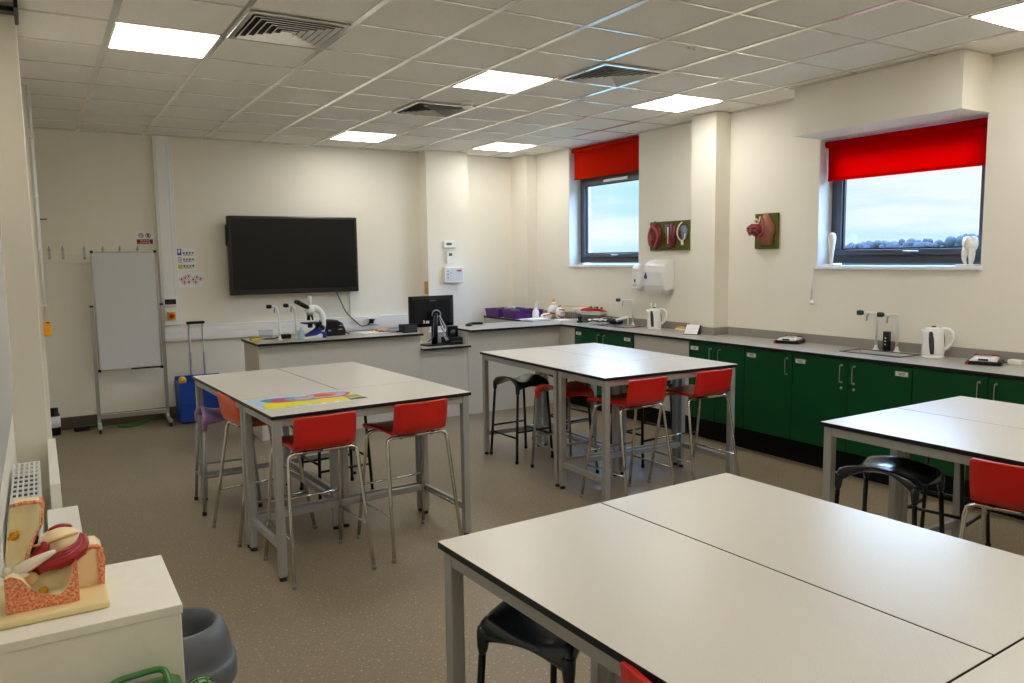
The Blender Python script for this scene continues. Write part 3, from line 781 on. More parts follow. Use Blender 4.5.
MB().dome([(-.06, .03), (.085, .03), (.09, .10), (.115, .16), (.105, .22), (.06, .28), (.03, .32), (-.01, .315), (-.03, .24), (-.08, .15)], -.025, .07, steps=5, k=.6).build('neck_section', 'fleshbrown', t)
MB().tube(spline([(.0, -.09, .28), (.03, -.1, .22), (.03, -.1, .15), (-.02, -.1, .11)], 5), .012, 8).build('fold', 'fleshpink', t)
m = MB()
m.tube(spline([(-.02, -.05, .16), (-.05, -.09, .168), (-.07, -.125, .172), (-.08, -.15, .175)], 4), [.062, .06, .058, .055, .053, .05, .048, .046, .045, .044, .043, .042, .04], 14)
m.build('throat_block', 'fleshred', t)
v = MB()
for q in range(7):
    a = q*.9
    v.tube([(-.045+.055*math.cos(a), -.09, .168+.055*math.sin(a)), (-.07+.045*math.cos(a+.7), -.135, .172+.045*math.sin(a+.7)), (-.08+.02*math.cos(a+1), -.165, .175+.02*math.sin(a+1))], [.01, .012, .006], 8)
v.build('muscle_band', 'fleshpink', t)
MB().tube(spline([(-.02, -.1, .25), (-.05, -.11, .27), (-.06, -.1, .24), (-.03, -.1, .225), (-.01, -.09, .29)], 4), .007, 8).build('vessel', 'tendon', t)

# tooth models on the window sill
t = thing('tooth_model', 'slender ivory single-root tooth model at the left end of the sill', 'model', (5.33, -.725, 1.60))
MB().box(-.045, .045, -.06, .05, 0, .012).build('stand', 'tooth', t, bevel=.002)
MB().lathe([(.004, .012), (.012, .03), (.018, .10), (.026, .17), (.032, .22), (.033, .245), (.024, .27), (.010, .28), (0, .276)], n=20).build('tooth', 'tooth', t)
t = thing('tooth_model', 'wide ivory molar model with two roots at the right end of the sill', 'model', (5.335, -1.875, 1.60))
MB().box(-.045, .045, -.055, .075, 0, .012).build('stand', 'tooth', t, bevel=.002)
mo = MB()
for sy, sx in ((-.028, -.015), (.03, -.015), (.0, .018)): mo.tube(spline([(sx*.6, sy*.7, .012), (sx, sy, .05), (sx, sy*.9, .09), (sx*.6, sy*.6, .125)], 4), [.009, .01, .012, .013, .015, .017, .018, .02, .022, .023, .024, .025, .026], 12)
cr = []
for z, r in ((.105, .03), (.12, .042), (.15, .051), (.18, .05), (.198, .044), (.205, .03)):
    cr.append([(r*.85*math.cos(a)*(1+.08*math.cos(4*a)), r*1.05*math.sin(a)*(1+.08*math.cos(4*a)), z+(.008*math.cos(4*a) if z > .19 else 0)) for a in [2*PI*k/32 for k in range(32)]])
mo.loft(cr, 0, True)
mo.build('tooth', 'tooth', t)

# ------------------------------------------------------------------ back wall fittings
sc_ = thing('wall_screen', 'large black flat screen mounted on the back wall', 'screen', (2.12, YB-.10, 1.33))
MB().box(-.745, .745, -.045, .035, 0, .88).build('bezel', 'bezel', sc_, bevel=.012)
MB().box(-.71, .71, -.0475, -.044, .055, .85).build('display', 'screen', sc_)
MB().box(-.62, .62, -.0478, -.045, .018, .03).build('button_strip', 'gasket', sc_)
MB().box(-.4, .4, .035, .10, .25, .65).build('wall_bracket', 'blackplastic', sc_)
MB().box(-.76, -.74, -.015, .02, .55, .78).build('pen_tray', 'blackplastic', sc_, bevel=.005)
t = thing('power_cable', 'thin black cable curving from the screen down to the wall socket', 'cable', (2.6, YB-.05, 1.335))
MB().tube(spline([(0, 0, .02), (.06, -.01, -.12), (.12, -.01, -.25), (.22, -.02, -.36), (.30, -.04, -.43), (.38, -.05, -.42), (.42, -.05, -.385)], 6), .006, 8).build('cable', 'blackplastic', t)
MB().box(.395, .445, -.09, -.035, -.405, -.35).build('plug', 'blackplastic', t, bevel=.008)
dt = thing('dado_trunking', 'white trunking running along the back wall behind the bench', 'trunking', (.84, YB-.001, .85))
MB().box(-.16, 2.91, -.055, 0, 0, .165).build('body', 'trunk', dt, bevel=.006)
MB().box(-.155, 2.905, -.058, -.055, .03, .085).build('cover_strip', 'plastic_white', dt, bevel=.002)
MB().box(-.155, 2.905, -.058, -.055, .09, .14).build('cover_strip', 'plastic_white', dt, bevel=.002)
t = thing('double_socket', 'white double power socket on the trunking behind the bench', 'socket', (3.06, YB-.06, .91))
MB().box(-.075, .075, -.02, 0, 0, .088).build('plate', 'plastic_white', t, bevel=.004)
MB().box(.0, .02, -.024, -.02, .05, .07).build('rocker', 'ink', t)
vt = thing('vertical_trunking', 'tall white trunking column from ceiling to dado on the back wall', 'trunking', (.75, YB-.001, 1.03))
MB().box(-.075, .085, -.045, 0, 0, H-1.04).build('body', 'trunk', vt, bevel=.004)
MB().box(-.045, .05, -.05, -.045, 0, H-1.04).build('cover_strip', 'plastic_white', vt, bevel=.002)
MB().box(.085, .115, -.02, 0, 0, H-1.04).build('side_conduit', 'trunk', vt, bevel=.003)
t = thing('control_panel', 'small white control panel with a black display on the trunking column', 'panel', (.76, YB-.052, 1.235))
MB().box(-.07, .07, -.02, 0, 0, .10).build('plate', 'plastic_white', t, bevel=.004); MB().box(-.055, .058, -.023, -.02, .02, .075).build('display', 'gasket', t)
t = thing('emergency_stop', 'red emergency button on a yellow box below the control panel', 'button', (.765, YB-.05, 1.09))
MB().box(-.04, .04, -.045, 0, 0, .085).build('box', 'yellow', t, bevel=.004)
MB().lathe([(.012, -.045), (.012, -.06), (.026, -.062), (.028, -.072), (.02, -.08), (0, -.082)], (0, 0, .0425), 20, axis='y').build('button', 'red', t)
t = thing('back_box', 'white mounting box under the emergency button', 'box', (.765, YB-.001, 1.032))
MB().box(-.045, .045, -.045, 0, 0, .05).build('body', 'trunk', t, bevel=.004)
t = thing('conduit', 'short white conduit between the screen and the dado trunking', 'conduit', (2.8, YB-.001, 1.02))
MB().box(-.012, .012, -.02, 0, 0, .34).build('body', 'trunk', t, bevel=.003)
# notices
t = thing('prohibition_sign', 'white sign with two red ban symbols over a red text band', 'sign', (.555, YB-.001, 1.895))
MB().box(-.09, .09, -.003, 0, 0, .14).build('plate', 'paper', t)
MB().box(-.078, .078, -.004, -.003, .008, .058).build('text_band', 'darkred', t)
text_obj('lettering', 'No eating', .024, 'paper', t, (0, -.0046, .044)); text_obj('lettering', 'or drinking', .024, 'paper', t, (0, -.0046, .022))
for cx, kind in ((-.035, 0), (.035, 1)):
    s = MB(); n = 24
    o_ = [(.026*math.cos(2*PI*k/n), .026*math.sin(2*PI*k/n)) for k in range(n)]; i_ = [(.02*math.cos(2*PI*k/n), .02*math.sin(2*PI*k/n)) for k in range(n)]
    vs = [(cx+x, -.0045, .098+z) for x, z in o_+i_]
    s.add(vs, [(k, (k+1) % n, n+(k+1) % n, n+k) for k in range(n)])
    s.bar((cx-.017, -.0047, .115), (cx+.017, -.0047, .081), .0006, .006)
    q = s.build('ban_symbol', 'darkred', t)
    gl = MB()
    if kind == 0:
        gl.box(cx-.012, cx-.008, -.0044, -.0038, .086, .11); gl.box(cx+.006, cx+.012, -.0044, -.0038, .086, .112)
    else:
        gl.prism([(cx-.01, .112), (cx+.01, .112), (cx+.006, .084), (cx-.006, .084)], -.0044, -.0038, 'xz')
    gl.build('glyph', 'inkblack', q)
t = thing('safety_poster', 'white mandatory-signs poster with a blue panel beside the trunking column', 'poster', (.955, YB-.001, 1.615))
MB().box(-.098, .098, -.002, 0, 0, .245).build('sheet', 'paper', t)
p = MB(); p.box(-.09, -.045, -.003, -.002, .165, .235, 0)
p.prism([(-.08, .225), (-.055, .225), (-.058, .2), (-.0675, .185), (-.077, .2)], -.0035, -.003, 'xz', 2)
p.box(-.085, -.04, -.003, -.002, .02, .065, 1)
for r in range(3):
    for k in range(4): p.box(-.03+k*.03, -.012+k*.03, -.003, -.002, .04+r*.07, .06+r*.07, 3 if (r+k) % 3 else 4)
    for k in range(3): p.box(-.03, .08-.02*k, -.003, -.002, .022+r*.07+k*.005, .0245+r*.07+k*.005, 3)
for k in range(4): p.box(-.085, -.045, -.003, -.002, .085+k*.018, .092+k*.018, 3)
p.build('print', ['blue', 'lime', 'paper', 'ink', 'inkblack'], t)
t = thing('hazard_poster', 'landscape white poster of pink hazard diamonds, lower on the wall', 'poster', (.99, YB-.001, 1.435))
MB().box(-.13, .13, -.002, 0, 0, .165).build('sheet', 'paper', t)
p = MB()
for i, (cx, cz) in enumerate(((-.095, .085), (-.055, .1), (-.065, .05), (-.02, .115), (-.02, .055), (.025, .08), (.05, .05), (.065, .105), (.1, .085))):
    for rr, mi, y in ((.03, 0, -.003), (.022, 1, -.0036)):
        p.prism([(cx-rr, cz), (cx, cz-rr), (cx+rr, cz), (cx, cz+rr)], y, -.002, 'xz', mi)
    p.prism(ell(cx, cz, .009, .011, 10), -.004, -.003, 'xz', 2)
p.build('print', ['pinkprint', 'paper', 'inkblack'], t)
# coat hooks
hr = thing('coat_rail', 'white coat rail on the back wall behind the whiteboard', 'rail', (.05, YB-.001, 1.71))
MB().box(-.47, .6, -.018, 0, 0, .11).build('backboard', 'wall', hr, bevel=.003)
for hx in (-.38, -.262, -.07, .10, .255, .425):
    h = MB().box(hx-.012, hx+.012, -.022, -.018, .04, .15)
    h.tube(spline([(hx, -.022, .14), (hx, -.06, .15), (hx, -.07, .175)], 4), .006, 8); h.tube(spline([(hx, -.022, .06), (hx, -.05, .045), (hx, -.056, .065)], 4), .006, 8)
    h.build('hook', 'steel', hr)
t = thing('wall_peg', 'single small dark peg high on the back wall by the left pier', 'peg', (-.41, YB-.001, 2.15))
MB().tube([(0, 0, 0), (0, -.07, 0)], .006, 8).build('rod', 'ink', t); MB().tube([(0, -.03, 0), (.08, -.03, 0)], .006, 8).build('bar', 'ink', t)
# mobile whiteboard
wb = thing('mobile_whiteboard', 'tall white flip board on a grey wheeled stand before the coat rail', 'whiteboard', (.325, 3.93, 0), -2)
MB().box(-.285, .285, -.012, .012, .62, 1.81).build('panel', 'wboard', wb)
f = MB()
f.box(-.30, -.284, -.016, .016, .61, 1.82); f.box(.284, .30, -.016, .016, .61, 1.82); f.box(-.284, .284, -.016, .016, 1.808, 1.822); f.box(-.284, .284, -.016, .016, .606, .622)
f.build('panel_frame', 'steel', wb, bevel=.002)
cp = MB()
for sx in (-1, 1):
    for z in (.61, 1.82): cp.box(sx*.292-.014, sx*.292+.014, -.02, .02, z-.014, z+.014)
cp.build('corner_cap', 'blackplastic', wb, bevel=.003)
MB().box(.0, .29, -.05, -.012, .608, .622).build('pen_ledge', 'blackplastic', wb)
for sx in (-1, 1):
    l = MB().box(sx*.325-.017, sx*.325+.017, -.014, .014, .05, 1.265).build('upright', 'steel', wb, bevel=.003)
    MB().box(sx*.325-.018, sx*.325+.018, -.015, .015, 1.262, 1.28).build('cap', 'blackplastic', l)
    ft = MB().box(sx*.325-.02, sx*.325+.02, -.25, .2, .045, .075).build('foot_bar', 'steel', wb, bevel=.004)
    for y in (-.23, .18):
        MB().lathe([(.022, -.012), (.024, 0), (.022, .012)], (sx*.325, y, .024), 14, axis='x').build('castor', 'blackplastic', ft)
MB().box(-.31, .31, -.012, .012, .11, .16).build('cross_bar', 'steel', wb, bevel=.003)
# dustpan and brush, bottle
t = thing('dustpan', 'green dustpan on the floor under the whiteboard', 'dustpan', (.28, 3.98, 0), 8)
MB().prism(ell(0, 0, .12, .07, 24), 0, .02, 'xy').build('pan', 'greenplastic', t, bevel=.006); MB().tube([(.1, 0, .02), (.27, .03, .04)], [.014, .011], 10).build('handle', 'greenplastic', t)
t = thing('hand_brush', 'dark hand brush on the floor left of the whiteboard', 'brush', (-.16, 4.0, 0), 5)
MB().box(-.07, .07, -.03, .03, 0, .05).build('bristles', 'blackplastic', t, bevel=.01); MB().tube([(.06, 0, .045), (.24, 0, .03)], [.013, .01], 10).build('handle', 'greenplastic', t)
t = thing('floor_bottle', 'dark bottle with a white label on the floor by the left pier', 'bottle', (-.40, 3.95, 0))
MB().lathe([(.05, 0), (.055, .01), (.055, .2), (.045, .22), (.042, .222), (.042, .27), (.0, .272)], n=20).build('body', 'blackplastic', t); MB().lathe([(.0565, .08), (.0565, .19)], n=20).build('wrapper', 'paper', t)
# crate trolley
ct = thing('crate_trolley', 'blue folding crate on a two-pole trolley by the back wall', 'trolley', (.985, 3.90, 0))
b = MB()
for a in ((-.235, .235, -.18, -.165), (-.235, .235, .145, .16), (-.235, -.22, -.165, .145), (.22, .235, -.165, .145)): b.box(*a, .03, .44)
b.box(-.235, .235, -.18, .16, .02, .03); b.build('crate', 'blue', ct, bevel=.006)
l = MB()
for z in (.1, .2, .3, .42): l.box(-.22, .22, -.186, -.18, z, z+.02)
MB().box(-.23, .23, .145, .165, .43, .475).build('back_rim', 'blue', ct, bevel=.002)
l.build('rib_panel', 'blue', ct, bevel=.002)
for x in (-.05, .09): MB().tube([(x, .2, .05), (x, .2, 1.04)], .009, 10).build('pole', 'steel', ct); MB().tube([(x, .2, .05), (x, .2, .72)], .012, 10).build('pole_sleeve', 'greytube', ct)
MB().box(-.075, .115, .18, .22, 1.03, 1.06).build('grip', 'blackplastic', ct, bevel=.01)
for x in (-.2, .2): MB().lathe([(.05, -.015), (.055, 0), (.05, .015)], (x, .2, .055), 18, axis='x').build('wheel', 'blackplastic', ct)
t = thing('cleaning_cloth', 'yellow cloth poking out of the blue crate', 'cloth', (.80, 3.85, .41))
MB().sphere((0, 0, .04), .06, sc=(.7, .8, .8), n=12, m=8).build('cloth', 'yellow', t)

# devices on the back pier
t = thing('thermostat', 'white thermostat at the top of the three devices on the back pier', 'thermostat', (4.045, 3.939, 1.835))
MB().box(-.08, .08, -.03, 0, 0, .095).build('body', 'plastic_white', t, bevel=.005); MB().box(-.045, .03, -.032, -.03, .04, .07).build('display', 'ink', t); MB().box(-.08, .08, -.034, -.03, .004, .01).build('trim_line', 'ink', t)
t = thing('room_sensor', 'small white sensor with a green badge on the back pier', 'sensor', (4.05, 3.939, 1.645))
MB().box(-.05, .05, -.035, 0, 0, .15).build('body', 'plastic_white', t, bevel=.005); MB().box(-.02, .025, -.037, -.035, .095, .13).build('badge', 'greenplastic', t)
t = thing('alarm_box', 'white alarm panel box below the sensor on the back pier', 'panel', (4.09, 3.939, 1.40))
MB().box(-.135, .135, -.06, 0, 0, .2).build('casing', 'plastic_white', t, bevel=.006)
MB().box(-.118, .118, -.062, -.06, .02, .185).build('face', 'wboard', t)
k = MB(); k.box(.055, .1, -.0635, -.062, .14, .165, 0); k.box(.03, .06, -.0635, -.062, .15, .162, 2)
for z in (.06, .1, .14): k.box(-.1, -.085, -.0635, -.062, z, z+.012, 1)
k.box(-.06, -.045, -.0635, -.062, .12, .13, 1); k.build('indicator', ['red', 'navy', 'inkblack'], t)
t = thing('light_switch', 'wood-toned switch plate on the side of the back pier', 'switch', (3.754, 4.0, 1.265), 90)
t.rotation_euler = (0, 0, -PI/2)
MB().box(-.045, .045, -.012, 0, 0, .16).build('plate', 'wood', t, bevel=.003); MB().box(-.02, .02, -.017, -.012, .05, .11).build('rocker', 'wood', t, bevel=.002)

# ------------------------------------------------------------------ things on the teacher bench
mt = thing('monitor', 'black monitor seen from behind on the lowered shelf', 'monitor', (3.2, 2.62, .772), 3)
MB().box(-.13, .13, -.06, .12, 0, .015).build('base', 'blackplastic', mt, bevel=.005)
MB().tube([(0, .02, .015), (0, .01, .35)], .035, 14).build('pole', 'blackplastic', mt)
MB().lathe([(.05, -.03), (.05, .02), (.04, .04)], (0, .03, .33), 20, axis='y').build('pivot', 'blackplastic', mt)
ring = MB().tube([(.054*math.cos(a), -.032, .33+.054*math.sin(a)) for a in [-.3+k*.3 for k in range(13)]], .006, 8); ring.build('pivot_ring', 'steel', mt)
MB().box(-.27, .27, .06, .1, .2, .535).build('display_casing', 'blackplastic', mt, bevel=.008)
bk = MB().loft([[(-.22, .04, .235), (.22, .04, .235), (.22, .04, .495), (-.22, .04, .495)], [(-.265, .062, .205), (.265, .062, .205), (.265, .062, .53), (-.265, .062, .53)]], 0, False); bk.build('back_cover', 'blackplastic', mt)
MB().box(-.04, .04, .037, .041, .478, .49).build('maker_badge', 'ink', mt)
st = MB(); st.box(-.12, -.105, .037, .041, .24, .275); st.box(-.09, -.05, .037, .041, .24, .268); st.build('sticker', 'paper', mt)
MB().box(-.26, .26, .1, .103, .21, .525).build('screen', 'screen', mt)
t = thing('docking_unit', 'low black box beside the monitor foot on the lowered shelf', 'device', (3.45, 2.64, .772), 0)
MB().box(-.115, .055, -.1, .12, 0, .075).build('casing', 'blackplastic', t, bevel=.004); MB().box(-.1, .045, -.102, -.1, .03, .04).build('slot', 'ink', t)
t = thing('speaker_box', 'small black cube speaker sitting on the low black box', 'speaker', (3.435, 2.70, .848), -6)
MB().box(-.06, .06, -.05, .05, 0, .12).build('casing', 'blackplastic', t, bevel=.008); MB().lathe([(.0, -.052), (.03, -.0515), (.03, -.05)], (0, 0, .05), 18, axis='y').build('cone', 'ink', t)
t = thing('monitor_cables', 'tangle of grey and white cables around the monitor pole', 'cables', (3.2, 2.62, .787))
c = MB()
for k, (a, bb) in enumerate(((.05, .18), (-.07, -.1), (.08, .12), (.03, .15))):
    c.tube(spline([(a*.4, -.03-.01*k, .31), (a+.02, -.055, .17), (bb*.6, -.06, .06+.02*k), (bb, -.03, .03)], 6), .0055, 6, mat=k % 2)
c.build('cable', ['plastic_white', 'ink'], t)
t = thing('desk_papers', 'white sheets stacked behind the monitor pole', 'papers', (3.37, 2.87, .773))
MB().box(-.1, .1, -.07, .1, 0, .12).build('sheets', 'paper', t)
t = thing('black_box_unit', 'matt black box on the bench top left of the monitor', 'box', (2.865, 2.60, WZ), 2)
MB().prism([(-.07, 0), (.07, 0), (.07, .085), (-.05, .09)], -.07, .09, 'yz').build('casing', 'blackplastic', t, bevel=.008)
MB().box(-.05, .05, -.0, .004, .0, .0).build('seam', 'ink', t) if False else None
t = thing('ring_binder', 'dark blue folder lying on the bench top beside the black box', 'folder', (2.72, 2.72, WZ), -20)
MB().box(-.12, .12, -.03, .05, 0, .018).build('cover', 'navy', t, bevel=.002); MB().box(-.117, .117, -.027, .05, .005, .0135).build('pages', 'paper', t)
t = thing('loose_papers', 'white papers spread on the bench top right of the microscope', 'papers', (2.6, 2.80, WZ), 4)
p = MB(); p.box(-.19, .05, -.12, .14, 0, .004); p.box(-.02, .17, -.14, .1, .004, .009); p.build('sheet', 'paper', t)
t = thing('yellow_pack', 'flat yellow packet on the white papers of the teacher bench', 'packet', (2.68, 2.84, WZ+.009), 10)
MB().box(-.075, .075, -.035, .035, 0, .02).build('packet', 'orange', t, bevel=.006); MB().box(-.02, .03, -.037, -.035, .004, .016).build('patch', 'paper', t)
t = thing('sponge', 'yellow sponge at the left end of the teacher bench', 'sponge', (1.325, 2.74, WZ), 8)
MB().box(-.05, .05, -.03, .03, 0, .028).build('pad', 'yellow', t, bevel=.006); MB().box(-.05, .05, -.03, .03, .028, .034).build('scourer', 'greenplastic', t)
t = thing('plastic_tub', 'clear plastic tub between the sponge and the bent tap', 'tub', (1.45, 2.84, WZ))
w = MB(); o1 = [(-.06, -.05), (.06, -.05), (.06, .05), (-.06, .05)]
sq = lambda s, z: [(x*s, y*s, z) for x, y in o1]
w.loft([sq(.82, 0), sq(1, .09), sq(1.06, .092), sq(1.06, .086), sq(.96, .086), sq(.8, .004)], 0, False); w.build('tub', 'clear', t)
t = thing('black_adapter', 'small black adapter lying between the two bent taps', 'adapter', (1.63, 2.78, WZ), 5)
MB().box(-.05, .05, -.03, .03, 0, .045).build('casing', 'blackplastic', t, bevel=.01); MB().tube(spline([(-.05, 0, .02), (-.12, .02, .006), (-.2, .04, .006)], 5), .006, 6).build('lead', 'blackplastic', t)
t = thing('wash_bottle', 'pale blue translucent bottle at the foot of the microscope', 'bottle', (1.735, 2.60, WZ))
MB().lathe([(.028, 0), (.032, .008), (.032, .065), (.024, .085), (.012, .095), (.011, .115), (0, .116)], n=20).build('body', 'lightblue', t); MB().tube(spline([(0, 0, .12), (-.004, 0, .15), (-.03, 0, .165), (-.05, 0, .155)], 4), .004, 6).build('spout', 'plastic_white', t)
# microscope (optical axis in local xz, eyepiece towards -x)
mi = thing('microscope', 'white trinocular microscope with a blue base on the teacher bench', 'microscope', (1.895, 2.66, WZ), 2)
MB().prism([(-.155, 0), (.085, 0), (.085, .03), (.04, .045), (-.13, .022), (-.155, .012)], -.075, .075, 'xz').build('base', 'kettle', mi, bevel=.008)
MB().prism([(-.13, .02), (-.02, .028), (.03, .05), (.05, .10), (.02, .105), (-.01, .08), (-.06, .052)], -.076, .05, 'xz').build('base_accent', 'navy', mi, bevel=.004)
MB().box(.045, .09, -.078, .07, .0, .06).build('lamp_housing', 'navy', mi, bevel=.008)
MB().tube(spline([(.055, 0, .04), (.082, 0, .13), (.075, 0, .23), (.03, 0, .285), (-.03, 0, .30)], 5), [.035, .034, .032, .031, .03, .03, .03, .03, .03, .03, .03, .03, .03, .032, .033, .034, .035, .035, .035, .036, .036], 12).build('arm', 'kettle', mi)
MB().lathe([(.045, .255), (.05, .27), (.048, .315), (.03, .33), (0, .332)], (-.045, 0, 0), 24).build('head', 'kettle', mi)
e = MB()
for sy in (-.03, .03): e.tube([(-.06, sy*.8, .30), (-.15, sy, .352)], .02, 12); e.tube([(-.15, sy, .352), (-.185, sy, .372)], [.0215, .019], 12)
e.build('eyepiece', 'blackplastic', mi)
MB().tube([(-.045, 0, .32), (-.045, 0, .42)], [.022, .018], 14).build('camera_tube', 'kettle', mi)
MB().lathe([(.034, .255), (.036, .24), (.03, .232), (0, .231)], (-.05, 0, 0), 20).build('nosepiece', 'steel', mi)
o3 = MB()
for a in (0, 2.1, 4.2): o3.tube([(-.05+.018*math.cos(a), .018*math.sin(a), .235), (-.05+.03*math.cos(a), .03*math.sin(a), .18)], [.012, .009], 10)
o3.build('objective', 'blackplastic', mi)
MB().box(-.125, .03, -.07, .07, .145, .158).build('stage', 'blackplastic', mi, bevel=.002)
MB().tube([(-.05, 0, .145), (-.05, 0, .105)], .025, 14).build('condenser', 'blackplastic', mi)
MB().prism([(-.005, .158), (.06, .16), (.06, .08), (.02, .06)], -.03, .03, 'xz').build('stage_bracket', 'blackplastic', mi)
kn = MB()
for sy in (-1, 1): kn.lathe([(.026, sy*.035), (.026, sy*.06), (.014, sy*.062), (.014, sy*.085), (0, sy*.086)], (.055, 0, .10), 18, axis='y')
kn.build('focus_knob', 'blackplastic', mi)
t = thing('carry_bag', 'domed black bag with buckles behind the microscope', 'bag', (2.12, 2.80, WZ), 3)
prof = [(-.12, 0), (.115, 0), (.115, .06), (.085, .125), (.03, .16), (-.05, .168), (-.12, .165)]
MB().prism(prof, -.08, .08, 'xz').build('body', 'blackplastic', t, bevel=.02, seg=3)
k = MB(); k.box(-.08, -.05, -.084, -.08, .05, .065); k.box(.03, .07, -.084, -.08, .06, .072); k.box(.04, .075, -.084, -.08, .1, .108); k.build('buckle', 'steel', t)
MB().tube(spline([(.11, -.02, .05), (.14, -.03, .02), (.17, -.04, .005)], 4), .006, 6).build('strap', 'blackplastic', t)
t = thing('computer_mouse', 'black mouse on the bench top right of the monitor', 'mouse', (3.74, 2.86, WZ), 20)
MB().sphere((0, 0, .012), .04, sc=(1.3, .8, .55), n=18, m=10).build('shell', 'blackplastic', t); MB().box(-.004, .004, -.03, -.005, .028, .036).build('scroll_wheel', 'ink', t)
t = thing('remote_control', 'black remote control lying behind the mouse', 'remote', (3.91, 2.99, WZ), -25)
MB().box(-.075, .075, -.022, .022, 0, .026).build('casing', 'blackplastic', t, bevel=.006); MB().box(-.06, .05, -.015, .015, .026, .0275).build('keypad', 'ink', t)

# ------------------------------------------------------------------ things in the far corner
def tray(loc, rz, label):
    t = thing('storage_tray', label, 'tray', loc, rz, 'purple storage trays')
    o_ = [(-.215, -.16), (.215, -.16), (.215, .16), (-.215, .16)]
    sq = lambda s, z: [(x*s, y*s, z) for x, y in o_]
    MB().loft([sq(.93, 0), sq(.99, .10), sq(1.03, .10), sq(1.03, .107), sq(.97, .107), sq(.9, .006)], 0, False).build('shell', 'purple', t)
    MB().box(-.04, .04, -.168, -.155, .02, .06).build('label_holder', 'clear', t)
    return t
tray((4.86, 3.93, WZ), 3, 'purple storage tray at the back, against the corner pier')
tray((4.88, 3.52, WZ), -2, 'purple storage tray nearer the white papers')
for i, (x, y, m_) in enumerate(((4.78, 3.93, 'blackplastic'), (4.9, 3.9, 'steel'), (4.98, 3.96, 'plastic_white'))):
    t = tag(MB().box(-.06, .06, -.04, .04, 0, .10+.01*i).build('instrument', m_, bevel=.01), ('black boxed instrument in the back purple tray', 'steel boxed instrument in the back purple tray', 'white boxed instrument in the back purple tray')[i], 'instrument'); place(t, (x, y, WZ+.006), 20*i)
for i, (x, y) in enumerate(((4.77, 3.52), (4.93, 3.54))):
    t = tag(MB().box(-.055, .055, -.05, .05, 0, .105).build('instrument', ('ink', 'blackplastic')[i], bevel=.012), ('grey boxed instrument in the nearer purple tray', 'dark boxed instrument in the nearer purple tray')[i], 'instrument'); place(t, (x, y, WZ+.006), 15*i)
def papers(loc, rz, n, label):
    t = thing('paper_stack', label, 'papers', loc, rz)
    b = MB()
    for k in range(n):
        dx, dy = random.uniform(-.02, .02), random.uniform(-.02, .02); b.box(-.15+dx, .15+dx, -.105+dy, .105+dy, k*.006, k*.006+.005)
    b.build('sheet', 'paper', t); return t
papers((4.72, 2.98, WZ), 10, 5, 'white papers in front of the purple trays')
papers((5.02, 2.72, WZ), -14, 3, 'white papers in the corner in front of the egg-shaped models')
papers((5.1, 2.15, WZ), 24, 4, 'papers under the clear plastic wrap by the far sink')
t = thing('glossy_wrap', 'crumpled clear plastic wrap on papers by the far sink', 'wrap', (5.08, 2.12, WZ+.024), 10)
vs = []; fs = []
for i in range(9):
    for j in range(7): vs.append((-.14+.28*i/8, -.09+.18*j/6, .012+random.random()*.028))
for i in range(8):
    for j in range(6): fs.append((i*7+j, (i+1)*7+j, (i+1)*7+j+1, i*7+j+1))
MB().add(vs, fs).build('film', 'plastic_white', t)
t = thing('umbrella_pouch', 'slim dark blue pouch lying beside the far sink', 'pouch', (5.13, 2.02, WZ+.002), 100)
MB().tube([(-.17, 0, .03), (-.1, 0, .034), (.1, 0, .034), (.17, 0, .03)], [.02, .032, .03, .026], 12).build('pouch', 'darknavy', t); MB().tube([(.15, 0, .03), (.22, 0, .032)], [.028, .026], 12).build('end_cap', 'blackplastic', t)
t = thing('squeeze_bottle', 'white squeeze bottle standing beside the purple trays', 'bottle', (4.83, 3.13, WZ))
MB().lathe([(.04, 0), (.043, .01), (.043, .09), (.03, .125), (.015, .135), (.013, .16), (0, .162)], n=20).build('body', 'plastic_white', t); MB().tube(spline([(0, 0, .155), (0, 0, .2), (.03, 0, .225), (.07, 0, .215)], 4), .005, 6).build('spout', 'plastic_white', t)
t = thing('egg_model', 'white egg-shaped model with red markings, front one in the corner', 'model', (5.06, 2.93, WZ))
MB().sphere((0, 0, .078), .06, sc=(1, 1, 1.3), n=20, m=12).build('shell', 'plastic_white', t)
v = MB(); v.tube(spline([(-.055, -.03, .06), (-.02, -.058, .03), (.03, -.052, .035)], 4), .006, 6); v.tube(spline([(-.04, -.03, .13), (0, -.05, .125), (.045, -.03, .12)], 4), .006, 6); v.build('vein', 'red', t)
t = thing('organ_model', 'white and red organ model with a yellow knob behind the egg-shaped model', 'model', (5.12, 3.16, WZ))
MB().sphere((0, 0, .09), .085, sc=(1, .9, 1.05), n=20, m=12).build('lobe', 'plastic_white', t); MB().lathe([(.03, .17), (.026, .2), (.02, .21)], n=14).build('neck', 'plastic_white', t)
MB().sphere((0, 0, .225), .022, n=12, m=8).build('knob', 'orange', t)
v = MB(); v.tube(spline([(-.08, -.04, .08), (-.04, -.085, .07), (.04, -.085, .09), (.09, -.02, .13)], 5), .009, 8); v.tube(spline([(.02, -.08, .15), (.06, -.06, .16), (.09, -.02, .15)], 4), .008, 8); v.build('vessel', 'red', t)
t = thing('torso_organ', 'pale pink lobed organ model lying between the two white models', 'model', (4.95, 3.08, WZ), 20)
MB().sphere((0, 0, .04), .075, sc=(1.2, .8, .55), n=18, m=10).build('lobe', 'tooth', t); MB().tube(spline([(-.08, -.02, .05), (-.02, -.05, .06), (.06, -.04, .07)], 4), .008, 8).build('vessel', 'red', t)
